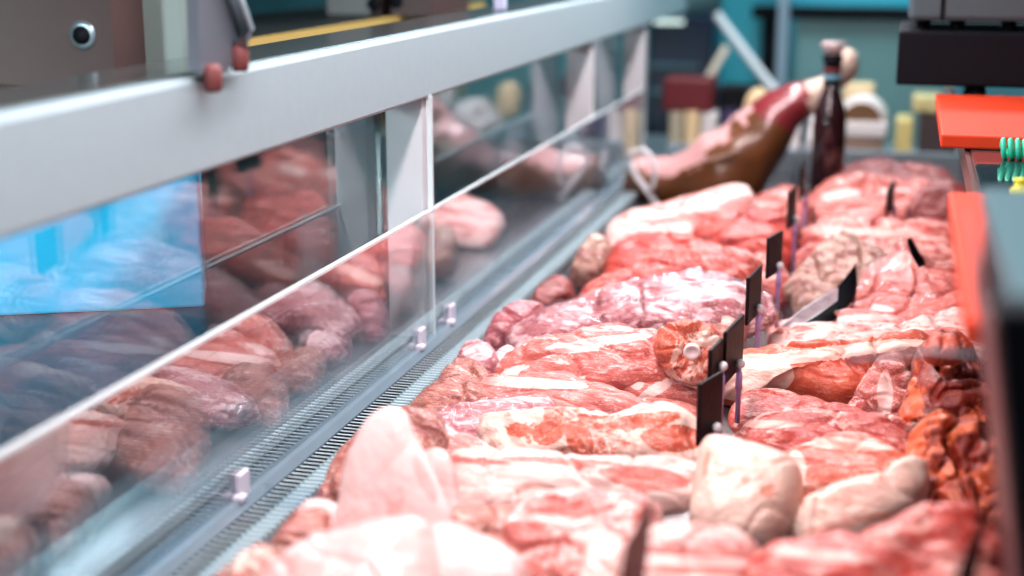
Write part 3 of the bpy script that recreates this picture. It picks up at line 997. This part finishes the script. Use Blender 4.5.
slab_between('meat_tray', 'clear plastic tray corner between grille and vacuum packed steak', 'tray',
             [[(396, 410, d3), (410, 410, d3 + 0.02), (424, 420, d3)], [(400, 432, d3 - 0.02), (412, 436, d3 - 0.02), (423, 425, d3 - 0.01)]],
             glassy('grey_clear_tray', (0.6, 0.62, 0.62), 0.1, 1, 1.5, 0.15), 0.002)


# ------------------------------------------------------------------ price tags
def price_tag(label, quad, stem=None, ztag=None, ball=True, dist=None):
    """quad: near top, far top, far bottom, near bottom in the photo; stem: its foot"""
    fx, fy = stem if stem else ((quad[2][0] + quad[3][0]) / 2, max(q[1] for q in quad) + 40)
    foot = at(2, ztag if ztag else 0.90, fx, fy)
    dd = (foot - EYE).dot(FW)
    if dist:
        dd = dist
    t = thing('price_tag', label, 'price tag', (foot.x, foot.y, foot.z), 0, 'black price tags on violet stems')
    h = 0.5 * ((quad[3][1] - quad[0][1]) + (quad[2][1] - quad[1][1]))
    # plate: vertical, stands along the case, slightly turned
    pn = EYE + ray(*quad[0]) * (dd - 0.03)
    pf_dir = None
    # far edge: horizontal from near top, in the direction that meets the second pixel ray
    dr = ray(*quad[1])
    k = (pn.z - EYE.z) / dr.z
    pf = EYE + dr * k
    L = (pf - pn).length
    if L > 0.11:
        pf = pn + (pf - pn) * (0.11 / L)
    u = (pf - pn)
    # height from the near edge
    dr2 = ray(*quad[3])
    hh = pn.z - (EYE + dr2 * ((Vector((pn.x, pn.y, 0)) - Vector((EYE.x, EYE.y, 0))).length / Vector((dr2.x, dr2.y, 0)).length)).z
    nrm = u.cross(Vector((0, 0, 1))).normalized()
    th = 0.0045
    bm = bmesh.new()
    base = pn - Vector((0, 0, hh))
    cs = []
    for s in (0, 1):
        off = nrm * th * (s - 0.5)
        cs.append([bm.verts.new(q + off - foot) for q in (base, base + u, pf, pn)])
    for i in range(4):
        j = (i + 1) % 4
        bm.faces.new((cs[0][i], cs[0][j], cs[1][j], cs[1][i]))
    bm.faces.new(cs[0])
    bm.faces.new(cs[1][::-1])
    es = bm.edges[:]
    bmesh.ops.bevel(bm, geom=es, offset=0.001, segments=1, affect='EDGES')
    pl_ = obj('plate', bm, MT['blackcard'], t)
    # stem
    mid = base + u * 0.55 + nrm * 0.004
    if mid.dot(RT) < (base + u * 0.55).dot(RT):
        mid = base + u * 0.55 - nrm * 0.004
    sgn = 1 if nrm.dot(RT) > 0 else -1
    mid = base + u * 0.6 + nrm * sgn * 0.006
    top = mid + Vector((0, 0, 0.012))
    bm = bmesh.new()
    fl = Vector((top.x, top.y, foot.z - 0.02))
    tube(bm, [fl - foot, Vector((fl.x, fl.y, top.z - 0.012)) - foot, top - foot], [0.0029, 0.0029, 0.0022], 10)
    obj('stem', bm, MT['violet'], t, True)
    bm = bmesh.new()
    tube(bm, [Vector((top.x, top.y, top.z - 0.030)) - foot, Vector((top.x, top.y, top.z - 0.010)) - foot], [0.0040, 0.0036], 12)
    obj('sleeve', bm, MT['white'] if False else MT['violet'], t, True)
    if ball:
        bm = bmesh.new()
        bmesh.ops.create_uvsphere(bm, u_segments=16, v_segments=10, radius=0.0052, matrix=Matrix.Translation(top - foot + nrm * sgn * 0.001))
        obj('clip_ball', bm, MT['white'], t, True)
    return t


price_tag('black price tag nearest of the slanted pair, standing before the skin-on leg', [(699, 384), (722, 371), (722, 425), (697, 446)], (720, 448), 0.91)
price_tag('thin black price tag seen almost edge on behind the nearest slanted one', [(710, 350), (722, 338), (722, 366), (710, 384)], (722, 430), 0.91)
price_tag('black price tag with square plate just right of the sawn shank', [(725, 332), (743, 314), (743, 366), (728, 386)], (747, 416), 0.91)
price_tag('black price tag with tall narrow plate at the right end of the wrapped loin', [(748, 278), (761, 265), (762, 308), (752, 326)], (765, 358), 0.91)
price_tag('black price tag behind the tall narrow one, on a long violet stem', [(768, 238), (782, 230), (781, 263), (765, 279)], (781, 322), 0.91)
price_tag('small black price tag in the far tag cluster with a red ring on it', [(789, 192), (796, 186), (796, 222), (790, 230)], (800, 266), 0.91)
price_tag('farthest black price tag, at the foot of the dark bottle', [(801, 168), (809, 150), (808, 182), (803, 202)], (807, 250), 0.91)
price_tag('lone black price tag at the far right on the marbled red slab', [(888, 190), (896, 177), (894, 205), (885, 217)], (895, 247), 0.91, ball=False)

# foreground tag seen from behind, curved
def fore_tag(label, rows, foot):
    t = thing('price_tag', label, 'price tag', foot, 0, None)
    bm = bmesh.new()
    vs = [[bm.verts.new(EYE + ray(x, y) * d - Vector(foot)) for (x, y, d) in r] for r in rows]
    for i in range(len(vs) - 1):
        for j in range(len(vs[0]) - 1):
            bm.faces.new((vs[i][j], vs[i][j + 1], vs[i + 1][j + 1], vs[i + 1][j]))
    bmesh.ops.solidify(bm, geom=bm.faces[:], thickness=0.003)
    obj('plate', bm, plain('smoky_plastic', (0.035, 0.03, 0.03), 0.25), t)
    c_ = EYE + ray(rows[-1][0][0] + 8, rows[-1][0][1]) * rows[-1][0][2]
    bm = bmesh.new()
    tube(bm, [c_ - Vector(foot) + Vector((0, 0, 0.01)), Vector((c_.x - foot[0], c_.y - foot[1], -0.01))], 0.0025, 10)
    obj('stem', bm, MT['violet'], t, True)


d4 = 0.93
ft = at(2, 0.90, 632, 610)
fore_tag('dark smoky price tag curving upward in the front centre, strongly blurred',
         [[(648, 500, d4 + 0.04), (652, 499, d4 + 0.05)], [(636, 525, d4 + 0.01), (651, 522, d4 + 0.05)], [(624, 546, d4 - 0.01), (649, 548, d4 + 0.05)], [(619, 575, d4 - 0.02), (645, 580, d4 + 0.04)], [(622, 600, d4 - 0.02), (645, 605, d4 + 0.04)]],
         (ft.x, ft.y, 0.89))
ft = at(2, 0.92, 975, 600)
fore_tag('dark curved price tag edge in the lower right corner by the steel box',
         [[(992, 494, 0.90), (997, 490, 0.92)], [(984, 515, 0.88), (994, 512, 0.92)], [(968, 540, 0.86), (983, 540, 0.90)], [(956, 575, 0.84), (976, 578, 0.89)], [(951, 602, 0.84), (974, 606, 0.89)]],
         (ft.x, ft.y, 0.90))

# ------------------------------------------------------------------ ham on its stand
YH = 3.02


def hp(x, y, dy=0.0):
    return at(1, YH + dy, x, y)


ham = thing('cured_ham', 'whole cured ham leg with tan rind and pale fat, shank raised to the right', 'ham', hp(700, 212))
hl = ham.location
spn = [(630, 172, 18), (650, 180, 34), (675, 184, 40), (700, 180, 38), (725, 169, 28), (746, 152, 20), (763, 132, 16), (779, 113, 14), (795, 102, 11), (812, 95, 9), (828, 86, 8), (842, 74, 9)]
pts = spline([Vector(hp(a_, b_)) for a_, b_, r in spn], 44, closed=False)
rad = spline([Vector((r, 0, 0)) for a_, b_, r in spn], 44, closed=False)
sc_ = YH / FPX / math.cos(PSI) * 1.02
bm = bmesh.new()
rings = tube(bm, [p - hl for p in pts], [(r.x * sc_, r.x * sc_) for r in rad], 40)
for i, ring in enumerate(rings):
    cen = sum((v.co for v in ring), Vector()) / len(ring)
    for v in ring:
        d = v.co - cen
        nz = noise.noise((v.co + Vector((3, 3, 3))) * 16)
        v.co = cen + d * (1 + 0.12 * nz)
bm.faces.ensure_lookup_table()
for f in bm.faces:
    c_ = f.calc_center_median()
    i = min(range(len(pts)), key=lambda k: (pts[k] - hl - c_).length)
    above = (c_.z - (pts[i] - hl).z) / (rad[i].x * sc_)
    if i > 29:
        f.material_index = 2
    elif above > 0.42 + 0.15 * noise.noise(c_ * 20):
        f.material_index = 1
    if 33 < i:
        f.material_index = 2 if i < 37 else 3
obj('leg', bm, [MT['rind'], MT['hamfat'], MT['hamred'], MT['hoof']], ham, True)
bm = bmesh.new()
bmesh.ops.create_uvsphere(bm, u_segments=20, v_segments=14, radius=1)
for v in bm.verts:
    k = 1 + 0.12 * noise.noise(v.co * 2.2)
    v.co = Vector((v.co.x * 0.026 * k, v.co.y * 0.026 * k, v.co.z * 0.040 * k))
bmesh.ops.transform(bm, matrix=Matrix.Rotation(0.25, 4, 'Y'), verts=bm.verts)
hf = obj('bone_knob', bm, MT['hoof'], ham, True)
hf.location = hp(845, 68, -0.01) - hl
# cradle stand below the ham
st = thing('ham_stand', 'dark stand with pale wire cradle holding the cured ham', 'ham stand', (0, 0, 0))
bm = bmesh.new()
p0, p1 = hp(628, 232), hp(770, 225)
box(bm, (p0.x - 0.02, YH - 0.09, 0.868), (p1.x + 0.05, YH + 0.13, p0.z - 0.002), 0.006)
obj('base', bm, MT['black'], st)
for dy in (-0.075, 0.02):
    bm = bmesh.new()
    tube(bm, spline([hp(628, 152, dy), hp(634, 172, dy), hp(648, 192, dy), hp(664, 218, dy), hp(668, 236, dy)], 20, closed=False), 0.006, 10)
    obj('cradle_wire', bm, MT['strap'], st, True)
bm = bmesh.new()
tube(bm, spline([hp(628, 154, -0.085), hp(644, 150, -0.09), hp(655, 168, -0.095), hp(652, 190, -0.09)], 16, closed=False), 0.005, 10)
obj('strap', bm, MT['strap'], st, True)
bm = bmesh.new()
tube(bm, spline([hp(650, 192, -0.09), hp(675, 178, -0.105), hp(700, 164, -0.10), hp(735, 154, -0.08)], 20, closed=False), 0.0045, 10)
obj('strap', bm, MT['rind'], st, True)
bm = bmesh.new()
tube(bm, [hp(790, 225, 0.06), hp(808, 108, 0.05)], [0.012, 0.008], 12)
obj('upright', bm, MT['steel'], st, True)

# ------------------------------------------------------------------ bottle
YB = 2.90
s = YB / FPX * 1.05
bt = at(1, YB, 825, 210)
btl = thing('wine_bottle', 'dark wine bottle with black foil neck behind the meat rows', 'bottle', (bt.x, YB, 0.869))
ztop = at(1, YB, 825, 52).z - 0.869
R0 = 15.5 * s
bm = bmesh.new()
zs = lambda y: at(1, YB, 825, y).z - 0.869
lathe(bm, [(R0 * 0.9, 0), (R0, 0.005), (R0, zs(125)), (R0 * 0.95, zs(112)), (R0 * 0.72, zs(100)), (R0 * 0.52, zs(90)), (R0 * 0.47, zs(80))], 36)
obj('body', bm, MT['bottle'], btl, True)
bm = bmesh.new()
lathe(bm, [(R0 * 0.50, zs(86)), (R0 * 0.52, zs(62)), (R0 * 0.62, zs(60)), (R0 * 0.62, zs(56)), (R0 * 0.45, zs(54))], 28)
obj('foil', bm, MT['black'], btl, True)
bm = bmesh.new()
lathe(bm, [(R0 * 0.54, zs(72)), (R0 * 0.54, zs(68))], 28)
obj('foil_band', bm, MT['redbox'], btl, True)
bm = bmesh.new()
lathe(bm, [(R0 * 0.54, zs(79)), (R0 * 0.54, zs(74.5))], 28)
obj('neck_label', bm, plain('blue_grey_label', (0.12, 0.32, 0.42), 0.5), btl, True)
bm = bmesh.new()
lathe(bm, [(R0 * 0.5, zs(54)), (R0 * 0.55, zs(50)), (R0 * 0.72, zs(46)), (R0 * 0.72, zs(42))], 28)
obj('stopper', bm, plain('grey_brown_stopper', (0.42, 0.34, 0.34), 0.4), btl, True)

# ------------------------------------------------------------------ far end : counter with goods
YC = 3.62
zc = 0.845
cn = thing('back_counter', 'low grey service counter across the far end, carrying cheeses and packets', 'counter', (0, 0, 0))
obj('body', bx((-0.95, 3.5, 0), (0.9, 4.15, zc - 0.03), 0.005), MT['counter'], cn)
obj('top', bx((-0.97, 3.48, zc - 0.03), (0.92, 4.17, zc), 0.004), MT['steel'], cn)


def goods(name, label, cat, x0, y0, x1, y1, mat, Y=YC, depth=0.12, bev=0.006, group=None, lift=None):
    """boxy packet seen between two picture corners, standing on the back counter or on what lies below it"""
    a_, b_ = at(1, Y, x0, y1), at(1, Y, x1, y0)
    z0 = a_.z if lift is None else lift
    bm = bx((0, 0, 0), (b_.x - a_.x, depth, b_.z - z0), min(bev, (b_.x - a_.x) * 0.2, (b_.z - z0) * 0.2))
    o = obj(name, bm, mat, None, False, (a_.x, Y, z0))
    tag(o, label, cat, group)
    return o


goods('packet', 'beige packet below the dark red box, left of the cream one', 'packet', 668, 112, 683, 150, plain('beige_packet', (0.42, 0.40, 0.28), 0.5, 0, 0.2, 20, 0.2), lift=zc, group='pale packets')
goods('packet', 'cream packet below the dark red box, nearer the ham', 'packet', 684, 110, 699, 150, MT['cream'], lift=zc, group='pale packets')
o = goods('carton', 'dark red carton lying on the beige and cream packets', 'carton', 662, 80, 712, 111, MT['redbox'])
goods('wrapped_cheese', 'crumpled white wrapped parcel beside the cream packet', 'parcel', 700, 114, 716, 150, MT['paper'], lift=zc)
o = goods('crate', 'black box with violet striped front behind the ham', 'crate', 716, 88, 756, 150, MT['black'], Y=YC + 0.05, lift=zc)
for k in range(4):
    a_ = at(1, YC + 0.05, 724 + k * 8, 140)
    b_ = at(1, YC + 0.05, 727 + k * 8, 108)
    st_ = obj('violet_stripe', bx((a_.x, YC + 0.046, a_.z), (b_.x, YC + 0.05, b_.z)), plain('violet_print_%d' % k, (0.22, 0.18, 0.45), 0.4), None)
    st_.parent = o
    st_.matrix_parent_inverse = Matrix.Translation(-o.location)
# round cream cheese
bm = bmesh.new()
c_ = at(1, YC - 0.06, 758, 108)
lathe(bm, [(0.001, -0.015), (0.040, -0.015), (0.045, -0.008), (0.045, 0.008), (0.040, 0.015), (0.001, 0.015)], 36, Matrix.Rotation(math.radians(78), 4, 'X') @ Matrix.Diagonal((0.75, 1.1, 1, 1)))
tag(obj('round_cheese', bm, MT['cream'], None, True, c_), 'round cream coloured cheese standing on edge behind the ham', 'cheese')
# lump of crumpled bag
bm = bmesh.new()
bmesh.ops.create_icosphere(bm, subdivisions=5, radius=1)
for v in bm.verts:
    k = 1 + 0.28 * noise.noise(v.co * 2.5) + 0.10 * noise.noise(v.co * 8)
    v.co = Vector((v.co.x * 0.075 * k, v.co.y * 0.06 * k, max(-0.07, v.co.z * 0.085 * k)))
c_ = at(1, YC - 0.05, 797, 138)
c_.z = zc + 0.07
tag(obj('wrapped_bundle', bm, MT['paper'], None, True, c_), 'crumpled white bundle on the far counter left of the bottle', 'bundle')
# half cheese with rind arch
a_ = at(1, YC, 861, 122)
bm = bmesh.new()
hc = thing('half_cheese', 'half wheel of cheese with white rind arch and brown cut face', 'cheese', a_)
R1 = 0.062
for k in range(25):
    pass
def half_disc(bm, r, y0, y1, sx=1.0):
    f = [bm.verts.new((0, y0, 0))]
    b_ = [bm.verts.new((0, y1, 0))]
    A_, B_ = [], []
    for k in range(25):
        an = math.pi * k / 24
        A_.append(bm.verts.new((math.cos(an) * r * sx, y0, math.sin(an) * r)))
        B_.append(bm.verts.new((math.cos(an) * r * sx, y1, math.sin(an) * r)))
    for k in range(24):
        bm.faces.new((A_[k], A_[k + 1], B_[k + 1], B_[k]))
        bm.faces.new((f[0], A_[k + 1], A_[k]))
        bm.faces.new((b_[0], B_[k], B_[k + 1]))
    bm.faces.new((f[0], A_[0], B_[0], b_[0]))
    bm.faces.new((f[0], b_[0], B_[-1], A_[-1]))
half_disc(bm, R1, 0, 0.09)
obj('rind', bm, MT['paper'], hc, True)
bm = bmesh.new()
half_disc(bm, R1 * 0.78, -0.003, 0.004)
obj('cut_face', bm, MT['brownstone'], hc, False)
goods('cheese_block', 'yellow cream block above the half wheel cheese', 'cheese', 842, 86, 874, 112, MT['cream'], Y=YC + 0.10, depth=0.10)
goods('packet_stack_top', 'white tray lying under the half wheel of cheese', 'tray', 836, 123, 887, 136, MT['paper'], Y=YC - 0.02, depth=0.16)
goods('jar_pack', 'brownish clear pack with white lid below the white tray', 'packet', 838, 137, 884, 170, plain('brown_grey_pack', (0.30, 0.20, 0.15), 0.3, 0, 0.3, 16, 0.4), Y=YC - 0.01, depth=0.14, lift=zc)
goods('packet', 'narrow yellow packet near the corner of the far cutting board', 'packet', 893, 120, 914, 168, plain('yellow_pack', (0.68, 0.58, 0.22), 0.4, 0, 0.1, 20, 0.3), lift=zc, group='pale packets')
goods('carton', 'dark low carton right of the yellow packet', 'carton', 916, 116, 960, 170, plain('dark_brown_card', (0.05, 0.03, 0.03), 0.5), lift=zc)
goods('packet', 'thin yellow and white packet on the dark low carton', 'packet', 912, 98, 942, 112, plain('yellow_white', (0.62, 0.55, 0.25), 0.4, 0, 0.1, 30, 0.4), group='pale packets')

# fridges and panels on the far wall
fr = thing('dark_fridge', 'dark navy wall fridge with pale shelf line at the far left end', 'fridge', (0, 0, 0))
a_, b_ = at(1, 4.7, 646, 150), at(1, 4.7, 714, 18)
obj('body', bx((a_.x, 4.7, 0), (b_.x, 5.3, b_.z), 0.01), MT['navy'], fr)
for yy in (66, 92):
    c1, c2 = at(1, 4.7, 650, yy + 1), at(1, 4.7, 698, yy - 2)
    obj('shelf_edge', bx((c1.x, 4.685, c1.z), (c2.x, 4.70, c2.z)), plain('dull_shelf_edge_%d' % yy, (0.10, 0.20, 0.26), 0.4), fr)
c1, c2 = at(1, 4.7, 656, 23), at(1, 4.7, 684, 20)
la = obj('lamp_tube', bx((c1.x, 4.67, c1.z), (c2.x, 4.70, c2.z)), None or plain('tube_glow', (0.9, 1, 0.95), 0.4), fr)
em = la.data.materials[0].node_tree.nodes['Principled BSDF']
em.inputs['Emission Color'].default_value = (0.8, 1, 0.9, 1)
em.inputs['Emission Strength'].default_value = 0.9
cab = thing('teal_cabinet', 'bright teal glazed cabinet between the dark fridge and the grey panel', 'cabinet', (0, 0, 0))
a_, b_ = at(1, 4.9, 714, 190), at(1, 4.9, 768, 0)
obj('body', bx((a_.x, 4.9, 0), (b_.x, 5.4, 2.4), 0.01), plain('teal_glazing', (0.04, 0.42, 0.52), 0.3, 0, 0.05, 3, 0.3), cab)
a2 = at(1, 4.9, 764, 0)
b2 = at(1, 4.9, 778, 0)
obj('side_frame', bx((a2.x, 4.86, 0), (b2.x, 5.4, 2.4), 0.01), MT['black'], cab)
gp = thing('glazed_partition', 'grey green glazed partition with black top frame behind the bottle', 'partition', (0, 0, 0))
a_, b_ = at(1, 4.6, 790, 190), at(1, 4.6, 960, 18)
obj('panel', bx((a_.x, 4.6, 0), (b_.x + 0.5, 4.66, b_.z)), MT['skyteal'], gp)
c1, c2 = at(1, 4.6, 752, 18), at(1, 4.6, 960, 9)
obj('top_frame', bx((c1.x, 4.58, c1.z), (c2.x + 0.5, 4.66, c2.z), 0.004), MT['black'], gp)
c1, c2 = at(1, 4.6, 752, 8), at(1, 4.6, 960, -30)
obj('upper_pane', bx((c1.x, 4.60, c1.z + 0.01), (c2.x + 0.5, 4.66, c2.z)), plain('bright_teal_pane', (0.03, 0.45, 0.60), 0.3, 0, 0.05, 2, 0.3), gp)
c1, c2 = at(1, 4.5, 779, 0), at(1, 4.5, 789, 0)
obj('glass_fin', bx((c1.x, 4.48, 0.0), (c2.x, 4.56, 2.2), 0.004), plain('pale_fin', (0.33, 0.46, 0.56), 0.3), gp)
# leaning bars standing in for reflections of fluorescent tubes
for (xa, ya, xb, yb, r, m_, lab) in ((716, 14, 775, 92, 0.013, MT['white'], 'long bright white bar standing in for a tube reflection in the teal cabinet front'),
                                   (727, 46, 706, 82, 0.012, MT['hoof'], 'short dull beige bar standing in for a reflection left of the white one')):
    bm = bmesh.new()
    YY = 4.35
    pa, pb = at(1, YY, xa, ya), at(1, YY, xb, yb)
    dirn = (pb - pa).normalized()
    ext = pb + dirn * 0.04
    if xa == 716:
        ext = pb + dirn * ((pb.z - 0.02) / max(0.2, -dirn.z))
    else:
        ext = pb + dirn * ((pb.z - 0.02) / max(0.2, -dirn.z))
    tube(bm, [pa, ext], r, 12)
    tag(obj('reflection_bar', bm, m_, None, True), lab, 'reflection_bar')

# ------------------------------------------------------------------ customer side, seen over the rail and through the glass
ledge = thing('customer_shelf', 'dark shelf outside the case glass on the customer side', 'shelf', (0, 0, 0))
obj('board', bx((-1.30, 0.5, 0.955), (-0.74, 3.0, 0.985), 0.003), plain('dark_shelf_board', (0.03, 0.07, 0.075), 0.3), ledge)
for yy in (0.9, 2.5):
    obj('leg', bx((-1.20, yy, 0), (-1.15, yy + 0.05, 0.955)), MT['black'], ledge)
# blue box
q0 = at(1, 1.50, 205, 300)
bb = obj('blue_case', bx((-0.46, 0, 0), (0, 0.10, 0.21), 0.004), MT['blue'], None, False, (q0.x, 1.50, 0.985))
bb.rotation_euler = (0, 0, math.radians(26))
tag(bb, 'bright blue flat case standing on the shelf behind the left glass', 'case')

# rack above with binders
rack = thing('binder_shelf', 'dark shelf with yellow front edge behind the top rail', 'shelf', (0, 0, 0))
zr = at(0, -0.95, 380, 19).z
obj('board', bx((-1.25, 0.9, zr - 0.02), (-0.95, 3.2, zr), 0.002), MT['wall_dark'], rack)
obj('front_edge', bx((-0.95, 0.9, zr - 0.022), (-0.945, 3.2, zr + 0.002)), MT['yellowstrip'], rack)
for yy in (0.92, 3.15):
    obj('leg', bx((-1.22, yy, 0.985), (-1.18, yy + 0.04, zr - 0.02)), MT['black'], rack)


def binder(label, xa, xb, Y, hole, mat, tall=0.32, hole_col='steel'):
    a_, b_ = at(1, Y, xa, 10), at(1, Y, xb, 10)
    w = b_.x - a_.x
    t = thing('ring_binder', label, 'binder', (a_.x, Y, zr), 0, 'binders on the shelf behind the rail')
    obj('cover', bx((0, 0, 0), (w, 0.25, tall), 0.003), mat, t)
    h_ = at(1, Y, *hole)
    bm = bmesh.new()
    lathe(bm, [(0.0095, -0.003), (0.0145, -0.003), (0.0145, 0.001), (0.0095, 0.001)], 28, Matrix.Translation((h_.x - a_.x, -0.001, h_.z - zr)) @ Matrix.Rotation(math.radians(90), 4, 'X'))
    obj('finger_ring', bm, MT[hole_col], t, True)
    bm = bmesh.new()
    lathe(bm, [(0.001, -0.0008), (0.0095, -0.0008), (0.0095, 0.0006), (0.001, 0.0006)], 28, Matrix.Translation((h_.x - a_.x, -0.0035, h_.z - zr)) @ Matrix.Rotation(math.radians(90), 4, 'X'))
    obj('finger_hole', bm, MT['black'], t, True)
    return t


binder('wide brown ring binder with round metal finger ring at the far left', -30, 112, 1.28, (83, 35), MT['binder'])
binder('brown ring binder with black finger hole above the middle of the rail', 390, 431, 2.62, (396, 1), MT['binder'], hole_col='black')
binder('narrow brown ring binder left of the one with the black hole', 369, 380, 2.62, (374, 4), MT['binder'], hole_col='black')
goods2 = tag(obj('document_box', bx((0, 0, 0), (0.11, 0.22, 0.30), 0.004), plain('grey_document_box', (0.14, 0.15, 0.15), 0.5), None, False, (at(1, 2.62, 326, 10).x, 2.62, zr)), 'grey document box on the shelf left of the narrow binder', 'document box')
# pale green panel standing in for the greenish haze of the upper glass
pg = obj('haze_panel', bx((0, 0, 0), (0.085, 0.03, 0.42), 0.004), plain('pale_green_haze', (0.20, 0.27, 0.25), 0.4), None, False, (at(1, 1.34, 113, 60).x, 1.34, zr))
tag(pg, 'plain grey green panel standing in for glass haze behind the near part of the rail', 'board')
cz = zr
# bracket clamped on the rail in the near foreground
Yb = 0.98
br = thing('rail_bracket', 'blurred steel bracket with red rubber tips clamped on the near rail', 'bracket', (0, 0, 0))


def rp(x, y, X=-0.592):
    return at(0, X, x, y)


bm = bmesh.new()
prof2 = [(197, -40), (222, -40), (252, 36), (238, 58), (226, 72), (200, 72)]
fa = [bm.verts.new(rp(x, y)) for x, y in prof2]
fb = [bm.verts.new(rp(x, y) + Vector((-0.012, 0, 0))) for x, y in prof2]
for i in range(6):
    j = (i + 1) % 6
    bm.faces.new((fa[i], fa[j], fb[j], fb[i]))
bm.faces.new(fa)
bm.faces.new(fb[::-1])
obj('plate', bm, plain('blue_grey_plate', (0.16, 0.20, 0.24), 0.4, 0.4), br)
bm = bmesh.new()
tube(bm, [rp(222, -40, -0.586), rp(246, 30, -0.586), rp(240, 46, -0.586)], 0.008, 10)
obj('edge_bar', bm, MT['steel'], br, True)
for (x, y) in ((213, 78), (240, 58)):
    bm = bmesh.new()
    p_ = rp(x, y, -0.588)
    lathe(bm, [(0.006, -0.012), (0.008, -0.008), (0.008, 0.008), (0.005, 0.012)], 16, Matrix.Translation(p_))
    obj('rubber_tip', bm, MT['redtip'], br, True)
# small upright glass fin on the rail
p_ = at(0, -0.64, 505, 10)
fn = obj('glass_fin', bx((-0.02, 0, 0), (0.0, 0.012, 0.35), 0.002), plain('pale_violet_edge', (0.50, 0.55, 0.75), 0.3), None, False, (-0.635, at(0, -0.635, 505, 14).y, ZB1 + 0.004))
tag(fn, 'thin pale violet upright on top of the rail', 'upright')
